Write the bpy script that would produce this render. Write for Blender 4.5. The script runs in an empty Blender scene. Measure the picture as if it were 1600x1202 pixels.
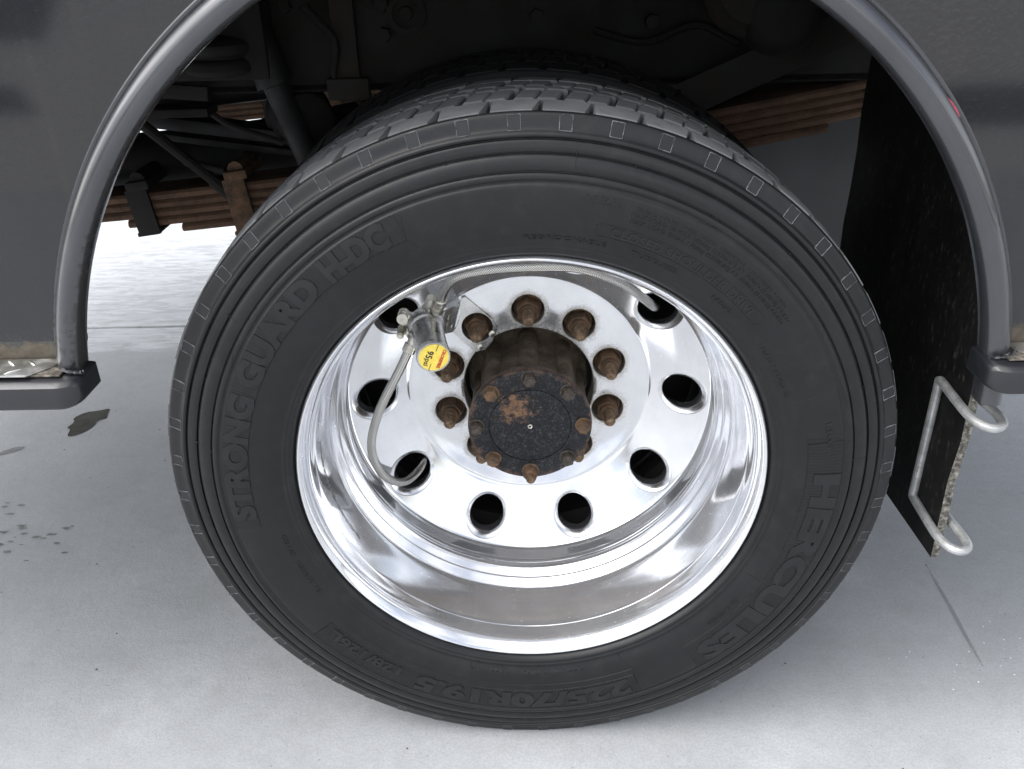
import bpy, bmesh, math, random
from mathutils import Vector, Matrix, geometry
random.seed(7)
R = math.radians
sc = bpy.context.scene
COL = sc.collection
ZC = 0.402          # height of the wheel centre over the ground

# ------------------------------------------------------------------ camera
cam_d = bpy.data.cameras.new('camera'); cam = bpy.data.objects.new('camera', cam_d); COL.objects.link(cam)
cam_d.sensor_width = 36.0; cam_d.lens = 36.0 * 1365.4 / 1600.0
cam_d.clip_start = 0.02; cam_d.clip_end = 2000
_p, _y, _r = 0.48505, -0.01476, -0.02334
fw = Vector((math.sin(_y) * math.cos(_p), math.cos(_y) * math.cos(_p), -math.sin(_p)))
rt = Vector((math.cos(_y), -math.sin(_y), 0)); up = rt.cross(fw)
r2 = math.cos(_r) * rt + math.sin(_r) * up; u2 = -math.sin(_r) * rt + math.cos(_r) * up
M = Matrix((r2, u2, -fw)).transposed().to_4x4(); M.translation = (-0.0073, -0.8222, 0.5542 + ZC)
cam.matrix_world = M
sc.camera = cam

# ------------------------------------------------------------------ sky, sun, exposure
SUN_EL, SUN_AZ = R(60), R(258)      # azimuth clockwise from +Y (north)
w = bpy.data.worlds.new('World'); sc.world = w; w.use_nodes = True
nt = w.node_tree; nt.nodes.clear()
out = nt.nodes.new('ShaderNodeOutputWorld'); bg = nt.nodes.new('ShaderNodeBackground'); bg.inputs['Strength'].default_value = 0.15
sky = nt.nodes.new('ShaderNodeTexSky'); sky.sky_type = 'NISHITA'; sky.sun_disc = False
sky.sun_elevation = SUN_EL; sky.sun_rotation = SUN_AZ; sky.dust_density = 3.0; sky.air_density = 1.0
hs = nt.nodes.new('ShaderNodeHueSaturation'); hs.inputs['Saturation'].default_value = 0.28
tc = nt.nodes.new('ShaderNodeTexCoord')
nz = nt.nodes.new('ShaderNodeTexNoise'); nz.inputs['Scale'].default_value = 2.6; nz.inputs['Detail'].default_value = 7; nz.inputs['Roughness'].default_value = 0.55
rp = nt.nodes.new('ShaderNodeValToRGB')
rp.color_ramp.elements[0].position = 0.40; rp.color_ramp.elements[0].color = (0.55, 0.60, 0.70, 1)
rp.color_ramp.elements[1].position = 0.60; rp.color_ramp.elements[1].color = (1.45, 1.40, 1.32, 1)
mx = nt.nodes.new('ShaderNodeMix'); mx.data_type = 'RGBA'; mx.blend_type = 'MULTIPLY'; mx.inputs[0].default_value = 1.0
L = nt.links.new
L(sky.outputs[0], hs.inputs['Color']); L(tc.outputs['Generated'], nz.inputs['Vector']); L(nz.outputs['Fac'], rp.inputs[0])
L(hs.outputs[0], mx.inputs[6]); L(rp.outputs[0], mx.inputs[7]); L(mx.outputs[2], bg.inputs['Color']); L(bg.outputs[0], out.inputs[0])
sun_d = bpy.data.lights.new('sun', 'SUN'); sun = bpy.data.objects.new('sun', sun_d); COL.objects.link(sun)
sun_d.energy = 0.9; sun_d.angle = R(85); sun_d.color = (1.0, 0.965, 0.92)
sd = Vector((math.sin(SUN_AZ) * math.cos(SUN_EL), math.cos(SUN_AZ) * math.cos(SUN_EL), math.sin(SUN_EL)))
sun.rotation_euler = sd.to_track_quat('Z', 'Y').to_euler(); sun.location = sd * 20
sc.view_settings.view_transform = 'Standard'; sc.view_settings.look = 'None'; sc.view_settings.gamma = 1.0
sc.view_settings.exposure = 1.5
sc.cycles.max_bounces = 10; sc.cycles.glossy_bounces = 8

# ------------------------------------------------------------------ material helper
def node(nt, t, **kw):
    n = nt.nodes.new(t)
    for k, v in kw.items():
        if k.startswith('_'): setattr(n, k[1:], v)
        else: n.inputs[k.replace('__', ' ')].default_value = v
    return n
class Mat:
    def __init__(s, name):
        s.m = bpy.data.materials.new(name); s.m.use_nodes = True; s.nt = s.m.node_tree
        s.b = s.nt.nodes['Principled BSDF']
        c = node(s.nt, 'ShaderNodeTexCoord'); oi = node(s.nt, 'ShaderNodeObjectInfo')
        ad = node(s.nt, 'ShaderNodeVectorMath', _operation='MULTIPLY_ADD')
        s.nt.links.new(oi.outputs['Random'], ad.inputs[0]); ad.inputs[1].default_value = (9, 7, 5); s.nt.links.new(c.outputs['Object'], ad.inputs[2])
        s.P = ad.outputs[0]; s.obj = c.outputs['Object']; s.uv = c.outputs['UV']; s.gen = c.outputs['Generated']
    def link(s, a, b): s.nt.links.new(a, b)
    def noise(s, scale, detail=4, rough=0.55, vec=None, stretch=None, dist=0):
        n = node(s.nt, 'ShaderNodeTexNoise', Scale=scale, Detail=detail, Roughness=rough, Distortion=dist)
        v = vec or s.P
        if stretch:
            mp = node(s.nt, 'ShaderNodeMapping'); mp.inputs['Scale'].default_value = stretch; s.link(v, mp.inputs[0]); v = mp.outputs[0]
        s.link(v, n.inputs['Vector']); return n.outputs['Fac']
    def ramp(s, fac, stops):
        r = node(s.nt, 'ShaderNodeValToRGB'); cr = r.color_ramp
        while len(cr.elements) < len(stops): cr.elements.new(0.5)
        for e, (p, c) in zip(cr.elements, stops):
            e.position = p; e.color = (c, c, c, 1) if isinstance(c, (int, float)) else (*c, 1)
        s.link(fac, r.inputs[0]); return r.outputs[0]
    def mix(s, fac, a, b, mode='MIX'):
        m = node(s.nt, 'ShaderNodeMix', _data_type='RGBA', _blend_type=mode)
        for i, x in ((0, fac), (6, a), (7, b)):
            if hasattr(x, 'is_linked'): s.link(x, m.inputs[i])
            elif i == 0: m.inputs[0].default_value = x
            else: m.inputs[i].default_value = (*x, 1)
        return m.outputs[2]
    def math(s, op, a, b=0.0, c=None):
        m = node(s.nt, 'ShaderNodeMath', _operation=op)
        for i, x in enumerate((a, b, c)):
            if x is None: continue
            if hasattr(x, 'is_linked'): s.link(x, m.inputs[i])
            else: m.inputs[i].default_value = x
        return m.outputs[0]
    def attr(s, name):
        a = node(s.nt, 'ShaderNodeAttribute', _attribute_name=name); return a.outputs['Fac']
    def xyz(s, v=None):
        n = node(s.nt, 'ShaderNodeSeparateXYZ'); s.link(v or s.obj, n.inputs[0]); return n.outputs
    def color(s, x): s.set('Base Color', x)
    def set(s, k, x):
        if hasattr(x, 'is_linked'): s.link(x, s.b.inputs[k])
        elif isinstance(x, tuple): s.b.inputs[k].default_value = (*x, 1)
        else: s.b.inputs[k].default_value = x
    def bump(s, h, strength=0.3, dist=0.001):
        prev = s.b.inputs['Normal'].links[0].from_socket if s.b.inputs['Normal'].is_linked else None
        n = node(s.nt, 'ShaderNodeBump', Strength=strength, Distance=dist); s.link(h, n.inputs['Height'])
        if prev: s.link(prev, n.inputs['Normal'])
        s.link(n.outputs[0], s.b.inputs['Normal'])

def simple(name, c1, c2, scale, r1, r2, metal=0.0, bump=0.0, bscale=None, lo=.35, hi=.65):
    m = Mat(name); f = m.noise(scale, 6)
    m.color(m.ramp(f, [(lo, c1), (hi, c2)])); m.set('Roughness', m.ramp(f, [(lo, r1), (hi, r2)])); m.set('Metallic', metal)
    if bump: m.bump(m.noise(bscale or scale * 4, 5), bump, 0.001)
    return m.m
MT = {}
# polished aluminium with water spots, grime and road dirt round the holes
m = Mat('polished_aluminium')
f = m.noise(35, 5); x, y, z = m.xyz()
ang = m.math('ARCTAN2', z, x); rad = m.math('SQRT', m.math('ADD', m.math('MULTIPLY', x, x), m.math('MULTIPLY', z, z)))
cv = node(m.nt, 'ShaderNodeCombineXYZ'); m.link(m.math('MULTIPLY', ang, 1.2), cv.inputs[0]); m.link(m.math('MULTIPLY', rad, 260.0), cv.inputs[1]); m.link(m.math('MULTIPLY', y, 260.0), cv.inputs[2])
turn = m.noise(1.0, 3, .6, vec=cv.outputs[0])                     # fine turning marks running round the wheel
al = m.ramp(f, [(.3, (.70, .71, .73)), (.7, (.77, .78, .80))])
dirt = m.attr('dirt'); d = m.math('MULTIPLY', dirt, m.ramp(m.noise(210, 8, .75), [(.34, 0.1), (.60, 1.0)]))
spots = m.ramp(m.noise(430, 2, .5), [(.72, 0), (.755, .65)])        # dried drops and brake dust
stain = m.ramp(m.noise(7, 6, .65), [(.50, 0), (.75, .20)])
c = m.mix(stain, al, (.50, .495, .475)); c = m.mix(m.ramp(turn, [(.55, 0), (.8, .22)]), c, (.45, .46, .48)); c = m.mix(spots, c, (.62, .62, .60))
m.color(m.mix(d, c, m.mix(m.noise(150), (.20, .175, .12), (.44, .40, .30))))
film = m.ramp(m.noise(9, 5, .55), [(.3, .15), (.7, .25)])
m.set('Metallic', m.math('MAXIMUM', 0.0, m.math('SUBTRACT', m.math('SUBTRACT', m.math('SUBTRACT', 1.0, film), m.math('MULTIPLY', d, .7)), m.math('MULTIPLY', spots, .6))))
sm = m.ramp(m.noise(14, 6, .6), [(.3, .07), (.7, .13)])
m.set('Roughness', m.math('ADD', m.math('ADD', sm, m.math('MULTIPLY', d, .5)), m.math('MULTIPLY', spots, .4)))
m.bump(turn, .05, .0003); m.bump(m.noise(60, 3), .05, .0006)
MT['alu'] = m.m
MT['machined'] = simple('machined_aluminium', (.56, .565, .575), (.66, .665, .675), 40, .16, .24, .94)
# rubber: sidewall
def rubber(name, c1, c2, r1, r2, dust):
    m = Mat(name); f = m.noise(9, 6, .6); g = m.noise(700, 3, .6)
    c = m.ramp(f, [(.32, c1), (.68, c2)])
    dd = m.ramp(m.noise(60, 7, .7), [(.5, 0.0), (.8, dust)])
    m.color(m.mix(dd, c, (.075, .072, .067))); m.set('Roughness', m.ramp(f, [(.3, r1), (.7, r2)])); m.bump(g, .12, .0006)
    m.set('Specular IOR Level', .34)
    return m.m
MT['rubber'] = rubber('sidewall_rubber', (.0052, .0054, .0061), (.0090, .0094, .0104), .31, .45, .12)
MT['panel'] = rubber('panel_rubber', (.0045, .0046, .0052), (.0085, .0088, .0098), .50, .62, .05)
MT['letter'] = rubber('lettering_rubber', (.0075, .0078, .0086), (.0125, .0130, .0142), .28, .40, .10)
MT['tread'] = rubber('worn_tread_rubber', (.075, .078, .083), (.13, .133, .138), .72, .88, .6)
MT['rib'] = rubber('worn_shoulder_rubber', (.085, .088, .092), (.165, .168, .172), .75, .9, .8)
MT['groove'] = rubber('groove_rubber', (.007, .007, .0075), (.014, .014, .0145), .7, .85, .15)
MT['edge'] = simple('highlit_worn_rubber_edge', (.035, .036, .040), (.18, .184, .195), 120, .16, .30)  # pale tone paints the sky highlight on the mark ridges, besides wear
# rust and iron
m = Mat('rusty_iron'); f = m.noise(70, 7, .65); g = m.noise(420, 5, .7)
m.color(m.mix(m.ramp(g, [(.42, 0), (.7, .7)]), m.ramp(f, [(.25, (.020, .015, .011)), (.43, (.075, .044, .024)), (.60, (.165, .088, .045)), (.8, (.30, .17, .09))]), (.10, .075, .05)))
m.set('Roughness', .78); m.set('Metallic', .15); m.bump(g, .6, .0012); MT['rust'] = m.m
m = Mat('dark_rusty_bolt'); f = m.noise(240, 6, .7); m.color(m.ramp(f, [(.35, (.010, .009, .008)), (.55, (.045, .034, .026)), (.7, (.13, .085, .055))])); m.set('Roughness', .6); m.bump(f, .4, .0008); MT['darkbolt'] = m.m
m = Mat('tan_rust_stud'); f = m.noise(260, 6, .7); m.color(m.ramp(f, [(.32, (.040, .027, .017)), (.5, (.14, .088, .050)), (.7, (.32, .235, .15))])); m.set('Roughness', .7); m.set('Metallic', .2); m.bump(f, .4, .0008); MT['stud'] = m.m
m = Mat('rusty_brown_hub'); f = m.noise(45, 7, .65); g = m.noise(300, 6, .7)
m.color(m.ramp(m.mix(.35, f, g), [(.28, (.010, .008, .006)), (.44, (.055, .042, .029)), (.58, (.125, .095, .064)), (.8, (.22, .165, .11))]))
m.set('Roughness', .7); m.set('Metallic', .2); m.bump(g, .5, .001); MT['hub'] = m.m
m = Mat('chipped_black_paint')      # axle flange: black, speckled, rusting on the upper left
f = m.mix(.5, m.noise(150, 10, .8), m.noise(420, 4, .8)); big = m.noise(38, 4, .6)
base = m.ramp(f, [(.42, (.0025, .0025, .003)), (.52, (.009, .0095, .012)), (.585, (.045, .047, .052)), (.66, (.13, .13, .13))])
x, y, z = m.xyz()
px = m.math('MULTIPLY', m.math('ADD', x, .018), 26.0); pz = m.math('MULTIPLY', m.math('SUBTRACT', z, .026), 30.0)
rr = m.math('SQRT', m.math('ADD', m.math('MULTIPLY', px, px), m.math('MULTIPLY', pz, pz)))
patch = m.math('SUBTRACT', 1.0, rr)
pf = m.ramp(m.math('ADD', m.math('MULTIPLY', patch, .22), m.noise(95, 9, .82)), [(.60, 0), (.72, .9)])
rim_r = m.math('SQRT', m.math('ADD', m.math('MULTIPLY', x, x), m.math('MULTIPLY', z, z)))
er = m.ramp(m.math('ADD', m.math('MULTIPLY', m.math('SUBTRACT', rim_r, .070), 22.0), m.noise(90, 6, .7)), [(.55, 0), (.75, .8)])
c = m.mix(pf, base, m.mix(m.noise(220), (.085, .045, .024), (.27, .15, .08)))
m.color(m.mix(er, c, m.mix(m.noise(160), (.05, .028, .018), (.17, .10, .065))))
m.set('Roughness', m.ramp(f, [(.4, .35), (.65, .7)])); m.set('Specular IOR Level', .28); m.bump(f, .5, .0009); MT['cap'] = m.m
m = Mat('rusty_spring_steel'); f = m.mix(.5, m.noise(22, 6, .6), m.noise(130, 6, .75))
m.color(m.ramp(f, [(.28, (.026, .017, .012)), (.48, (.105, .060, .037)), (.75, (.21, .125, .075))])); m.set('Roughness', .85); m.bump(m.noise(300, 5), .5, .001); MT['spring'] = m.m
# painted body
def paint(name, c1, c2, rough, peel, coat=0.6):
    m = Mat(name); f = m.noise(5, 5, .6, stretch=(1.6, 1, .5))
    m.color(m.ramp(f, [(.35, c1), (.65, c2)])); m.set('Roughness', rough); m.set('Coat Weight', coat); m.set('Coat Roughness', .07)
    m.bump(m.noise(170, 2, .5), peel, .0016); m.bump(m.noise(26, 2, .5), peel * .4, .004)
    return m
m = paint('dark_grey_body_paint', (.0036, .0040, .0062), (.0060, .0065, .0092), .12, .60, 1.0)
x, y, z = m.xyz()
# mud splashed along the bottom edge and thin tan streaks painting in a reflection
lowf = m.math('MULTIPLY', m.math('SUBTRACT', .186, z), 34.0)
mud = m.ramp(m.math('ADD', lowf, m.noise(60, 7, .7)), [(.5, 0), (.72, .9)])
reflected_streaks = m.ramp(m.noise(20, 5, .6, stretch=(2.2, 1, .12)), [(.58, 0), (.78, .07)])  # faint reflected streak put into the paint colour
bc = m.b.inputs['Base Color'].links[0].from_socket
c = m.mix(reflected_streaks, bc, (.13, .115, .085)); m.color(m.mix(mud, c, m.mix(m.noise(90, 6), (.045, .036, .026), (.15, .13, .10))))
m.set('Coat Weight', m.math('MULTIPLY', m.math('SUBTRACT', 1.0, mud), .95)); m.set('Specular IOR Level', .22); m.set('Roughness', m.math('ADD', m.math('MULTIPLY', mud, .5), .2)); MT['body'] = m.m
m = paint('worn_grey_trim_paint', (.026, .027, .032), (.046, .047, .053), .22, .07, 1.0); m.set('Metallic', .3)
f = m.noise(75, 8, .72); wear = m.attr('wear')
k = m.ramp(m.math('ADD', m.math('MULTIPLY', wear, .42), f), [(.72, 0), (.80, 1)])
bc = m.b.inputs['Base Color'].links[0].from_socket
m.color(m.mix(k, bc, m.mix(m.noise(120), (.012, .012, .013), (.035, .033, .030)))); m.set('Roughness', m.math('ADD', m.math('MULTIPLY', k, .3), .30)); MT['trim'] = m.m
m = paint('scuffed_step_paint', (.008, .0085, .011), (.016, .0165, .020), .34, .12, .25)
k = m.ramp(m.noise(160, 6, .7), [(.58, 0), (.66, .9)]); bc = m.b.inputs['Base Color'].links[0].from_socket
m.color(m.mix(k, bc, (.014, .013, .013))); MT['step'] = m.m
m = Mat('muddy_ledge'); f = m.noise(160, 7, .7); m.color(m.ramp(f, [(.35, (.02, .018, .015)), (.5, (.08, .07, .055)), (.68, (.24, .21, .17))])); m.set('Roughness', .7); m.bump(f, .5, .001); MT['mud'] = m.m
MT['plate'] = simple('dull_checker_aluminium', (.50, .50, .47), (.74, .74, .72), 45, .28, .5, 1.0, .15, 300)
MT['black'] = simple('black_chassis_paint', (.003, .003, .0035), (.008, .008, .009), 16, .5, .8, 0, .3, 90)
MT['dirtyblack'] = simple('dusty_black_chassis', (.003, .0028, .0026), (.012, .0105, .0085), 22, .7, .9, 0, .4, 120)
MT['grimy'] = simple('grimy_chassis', (.006, .005, .0042), (.024, .019, .0145), 30, .7, .9, 0, .4, 140)
MT['tank'] = simple('grey_tank_paint', (.055, .057, .062), (.075, .078, .083), 12, .5, .6)
m = Mat('mud_flap_rubber'); f = m.noise(28, 7, .65, stretch=(1, 1, .35)); g = m.noise(160, 5, .7, stretch=(1, 1, .4))
m.color(m.mix(m.ramp(g, [(.56, 0), (.72, .55)]), m.ramp(f, [(.4, (.0035, .0035, .0035)), (.7, (.010, .010, .0095))]), (.085, .08, .07))); m.set('Roughness', .6); m.set('Specular IOR Level', .25); m.bump(g, .2, .001); MT['flap'] = m.m
m = Mat('dirty_rubber_edge'); f = m.noise(170, 6, .7); m.color(m.ramp(f, [(.34, (.015, .014, .012)), (.5, (.10, .095, .08)), (.70, (.36, .34, .29))])); m.set('Roughness', .85); m.bump(f, .7, .002); MT['flapedge'] = m.m
m = Mat('galvanised_steel'); f = m.noise(60, 6, .65); g = m.noise(150, 6, .7)
m.color(m.mix(m.ramp(g, [(.56, 0), (.68, .8)]), m.ramp(f, [(.3, (.30, .305, .305)), (.7, (.50, .505, .505))]), (.17, .155, .13))); m.set('Metallic', .55); m.set('Roughness', .48); m.bump(g, .2, .0006); MT['galv'] = m.m
MT['steel'] = simple('brushed_stainless', (.42, .42, .41), (.60, .60, .59), 60, .18, .34, 1.0, .1, 500)
MT['fitting'] = simple('nickel_fitting', (.42, .40, .35), (.62, .60, .53), 90, .22, .42, 1.0, .1, 400)
m = Mat('braided_steel_hose')
wx = node(m.nt, 'ShaderNodeTexWave', _wave_type='BANDS', _bands_direction='DIAGONAL', Scale=1.0); mp = node(m.nt, 'ShaderNodeMapping'); mp.inputs['Scale'].default_value = (8, 8, 8); m.link(m.uv, mp.inputs[0]); m.link(mp.outputs[0], wx.inputs['Vector'])
mp2 = node(m.nt, 'ShaderNodeMapping'); mp2.inputs['Scale'].default_value = (-8, 8, 8); m.link(m.uv, mp2.inputs[0]); wy = node(m.nt, 'ShaderNodeTexWave', _wave_type='BANDS', _bands_direction='DIAGONAL', Scale=1.0); m.link(mp2.outputs[0], wy.inputs['Vector'])
br = m.math('MULTIPLY', wx.outputs['Fac'], wy.outputs['Fac']); m.color(m.mix(m.ramp(br, [(.02, 0), (.35, 1)]), (.16, .155, .14), m.mix(m.noise(50), (.62, .61, .57), (.80, .79, .75)))); m.set('Metallic', 1.0); m.set('Roughness', .22); m.bump(br, .2, .0005); MT['braid'] = m.m
MT['yellow'] = simple('yellow_label', (.78, .58, .07), (.86, .68, .13), 200, .35, .5)
MT['ink'] = simple('black_print', (.012, .012, .012), (.03, .028, .02), 300, .5, .6)
MT['red'] = simple('red_print', (.42, .05, .02), (.55, .08, .03), 300, .5, .6)
MT['redmark'] = simple('red_light_reflection', (.22, .02, .035), (.42, .05, .08), 400, .4, .6)  # colour of the painted tail-light reflection on the trim
# concrete
m = Mat('wet_grey_concrete')
P_ = m.obj; x, y, z = m.xyz()
f = m.noise(2.2, 7, .6, vec=P_); g = m.noise(60, 6, .65, vec=P_); s1 = m.noise(9, 6, .6, vec=P_, stretch=(.9, 1.4, 1))
c = m.ramp(f, [(.3, (.36, .372, .385)), (.7, (.45, .462, .475))])
c = m.mix(m.ramp(g, [(.35, .16), (.7, 0)]), c, (.25, .26, .26)); c = m.mix(m.ramp(s1, [(.48, 0), (.75, .40)]), c, (.29, .295, .29))
c = m.mix(m.ramp(m.noise(28, 8, .7, vec=P_), [(.45, 0), (.75, .30)]), c, (.27, .275, .27)); c = m.mix(m.ramp(m.noise(4.5, 5, .6, vec=P_), [(.55, 0), (.8, .35)]), c, (.55, .565, .58))
c = m.mix(m.ramp(m.noise(300, 3, .6, vec=P_), [(.40, .28), (.60, 0)]), c, (.22, .225, .22))
pits = m.ramp(m.noise(230, 2, .5, vec=P_), [(.725, 0), (.76, .75)]); c = m.mix(pits, c, (.09, .088, .08))
# pale streaky salt and slush film beyond the truck, also painting in open-sky brightness
edge = m.math('ADD', m.math('MULTIPLY', m.math('SUBTRACT', y, m.math('ADD', 1.22, m.math('MULTIPLY', m.math('ADD', x, .9), .25))), 3.5), m.math('MULTIPLY', m.math('SUBTRACT', m.noise(5, 6, .6, vec=P_, stretch=(.6, 1.6, 1)), .5), 1.6))
salt = m.ramp(edge, [(.0, 0), (.12, .75)])
st = m.ramp(m.noise(16, 7, .7, vec=P_, stretch=(.6, 2.6, 1), dist=.8), [(.40, .0), (.56, 1.0)])
sf = m.math('MULTIPLY', salt, st)
m.color(m.mix(sf, c, (.58, .595, .61)))
m.set('Roughness', m.math('SUBTRACT', m.ramp(f, [(.35, .38), (.65, .62)]), m.math('MULTIPLY', salt, .12)))
m.bump(g, .3, .002); m.bump(m.noise(380, 3, vec=P_), .22, .0012); m.bump(m.math('MULTIPLY', st, salt), .2, .004)
MT['concrete'] = m.m
MT['joint'] = simple('concrete_base', (.055, .055, .053), (.10, .10, .096), 30, .8, .9)
m = Mat('puddle_water'); m.color(m.ramp(m.noise(30, 5), [(.35, (.035, .036, .028)), (.7, (.075, .076, .062))])); m.set('Roughness', .12); m.set('IOR', 1.33); m.bump(m.noise(60, 4), .12, .001); MT['puddle'] = m.m; m.set('Roughness', .55); m.set('Specular IOR Level', .15)
def feather(m, top=.85):
    a = m.attr('fade'); tr = m.nt.nodes.new('ShaderNodeBsdfTransparent'); mixs = m.nt.nodes.new('ShaderNodeMixShader'); o = m.nt.nodes['Material Output']
    k = m.ramp(m.math('ADD', a, m.math('MULTIPLY', m.math('SUBTRACT', m.noise(110, 6, .7), .5), .9)), [(.30, 0), (.66, top)])
    m.link(k, mixs.inputs[0]); m.link(tr.outputs[0], mixs.inputs[1]); m.link(m.b.outputs[0], mixs.inputs[2]); m.link(mixs.outputs[0], o.inputs[0])
m = Mat('faint_drag_mark'); feather(m, .6); m.color((.27, .275, .275)); m.set('Roughness', .6); MT['drag'] = m.m
m = Mat('wet_stain'); feather(m, .7); m.color(m.ramp(m.noise(60, 5), [(.35, (.12, .12, .10)), (.7, (.20, .20, .18))])); m.set('Roughness', .3); MT['stain'] = m.m
m = Mat('dark_grit'); m.color((.09, .085, .075)); m.set('Roughness', .8); MT['speck'] = m.m
MT['grit'] = simple('pale_grit', (.35, .35, .34), (.85, .86, .87), 40, .6, .8)
MT['ice'] = simple('white_salt', (.78, .79, .80), (.88, .88, .88), 90, .5, .7)

# ------------------------------------------------------------------ mesh helpers
def link(name, me, mat=None, parent=None, loc=(0, 0, 0), sharp=35):
    if isinstance(me, bmesh.types.BMesh):
        bm = me; me = bpy.data.meshes.new(name); bm.normal_update(); bm.to_mesh(me); bm.free()
    if mat is not None and not me.materials:
        for q in (mat if isinstance(mat, (list, tuple)) else [mat]): me.materials.append(MT[q])
    if sharp is not None and len(me.polygons):
        me.polygons.foreach_set('use_smooth', [True] * len(me.polygons)); me.set_sharp_from_angle(angle=R(sharp)); me.update()
    o = bpy.data.objects.new(name, me); COL.objects.link(o); o.parent = parent; o.location = loc
    return o
def empty(name, parent=None, loc=(0, 0, 0)):
    o = bpy.data.objects.new(name, None); COL.objects.link(o); o.parent = parent; o.location = loc; o.empty_display_size = .05
    return o
def tag(o, label=None, cat=None, group=None, kind=None):
    for k, v in (('label', label), ('category', cat), ('group', group), ('kind', kind)):
        if v: o[k] = v
    return o
def chaikin(p, n=2, closed=False):
    for _ in range(n):
        q = [] if closed else [p[0]]
        m_ = len(p)
        for i in range(m_ if closed else m_ - 1):
            a, b = p[i], p[(i + 1) % m_]
            q.append(tuple(a[k] * .75 + b[k] * .25 for k in range(len(a)))); q.append(tuple(a[k] * .25 + b[k] * .75 for k in range(len(a))))
        if not closed: q.append(p[-1])
        p = q
    return p
def revolve(prof, n=128, bm=None, cx=0, cz=0, cap0=False, cap1=False, M=None):
    """turn (radius, y) points about the Y axis"""
    bm = bm or bmesh.new(); rings = []
    for r, y in prof:
        ring = []
        for i in range(n):
            a = 2 * math.pi * i / n; v = Vector((cx + r * math.cos(a), y, cz + r * math.sin(a)))
            ring.append(bm.verts.new(M @ v if M else v))
        rings.append(ring)
    for a, b in zip(rings, rings[1:]):
        for i in range(n):
            j = (i + 1) % n; bm.faces.new((a[i], a[j], b[j], b[i]))
    if cap0: bm.faces.new(rings[0])
    if cap1: bm.faces.new(list(reversed(rings[-1])))
    return bm
def box(bm, c, s, bev=0, M=None, rot=None, seg=2):
    r = bmesh.ops.create_cube(bm, size=1.0); vs = r['verts']
    T = Matrix.Translation(c) @ (rot.to_4x4() if rot else Matrix()) @ Matrix.Diagonal((*s, 1))
    if M: T = M @ T
    for v in vs: v.co = T @ v.co
    if bev:
        es = list({e for v in vs for e in v.link_edges}); bmesh.ops.bevel(bm, geom=es, offset=bev, segments=seg, affect='EDGES', profile=.6)
    return bm
def tube(bm, pts, rad, n=12, caps=True, uv=False, ulen=1.0):
    pts = [Vector(p) for p in pts]; rads = rad if isinstance(rad, (list, tuple)) else [rad] * len(pts)
    t0 = (pts[1] - pts[0]).normalized(); nrm = t0.orthogonal().normalized(); rings = []; d = 0; ds = []
    for i, p in enumerate(pts):
        t = (pts[min(i + 1, len(pts) - 1)] - pts[max(i - 1, 0)])
        if t.length < 1e-9: t = t0
        t.normalize(); nrm = (nrm - t * nrm.dot(t)).normalized(); b = t.cross(nrm)
        if i: d += (p - pts[i - 1]).length
        ds.append(d)
        rings.append([bm.verts.new(p + rads[i] * (math.cos(2 * math.pi * k / n) * nrm + math.sin(2 * math.pi * k / n) * b)) for k in range(n)])
    ul = bm.loops.layers.uv.verify() if uv else None
    for i, (a, b) in enumerate(zip(rings, rings[1:])):
        for k in range(n):
            j = (k + 1) % n; f = bm.faces.new((a[k], a[j], b[j], b[k]))
            if uv:
                for lp, (uu, vv) in zip(f.loops, ((k / n, ds[i]), ((k + 1) / n, ds[i]), ((k + 1) / n, ds[i + 1]), (k / n, ds[i + 1]))): lp[ul].uv = (uu, vv / ulen)
    if caps: bm.faces.new(list(reversed(rings[0]))); bm.faces.new(rings[-1])
    return bm
def spline(pts, n=8):
    """Catmull-Rom through the points"""
    pts = [Vector(p) for p in pts]; q = [pts[0] * 2 - pts[1]] + pts + [pts[-1] * 2 - pts[-2]]; out = []
    for i in range(1, len(q) - 2):
        a, b, c, d = q[i - 1:i + 3]
        for k in range(n):
            t = k / n; out.append(.5 * (2 * b + (c - a) * t + (2 * a - 5 * b + 4 * c - d) * t * t + (3 * b - a - 3 * c + d) * t ** 3))
    return out + [pts[-1]]
def prism(bm, poly, axis_pts, M=None):
    """sweep a closed 2D polygon (a,b) -> frames [(origin, A, B)]"""
    rings = [[bm.verts.new(o + A * a + B * b) for a, b in poly] for o, A, B in axis_pts]
    n = len(poly)
    for r0, r1 in zip(rings, rings[1:]):
        for i in range(n):
            j = (i + 1) % n; bm.faces.new((r0[i], r0[j], r1[j], r1[i]))
    return rings
def hexprof(bm, r, y0, y1, M, n=6, dome=0.0, ch=.9):
    """hex head: from y0 (base) to y1 (tip, smaller y), across-corner radius r"""
    yy = [(r, y0), (r, y1 + (y0 - y1) * .18), (r * ch, y1)]
    return revolve(yy, n, bm, M=M, cap1=True)
def fix(bm):
    bmesh.ops.recalc_face_normals(bm, faces=bm.faces[:]); return bm

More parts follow.
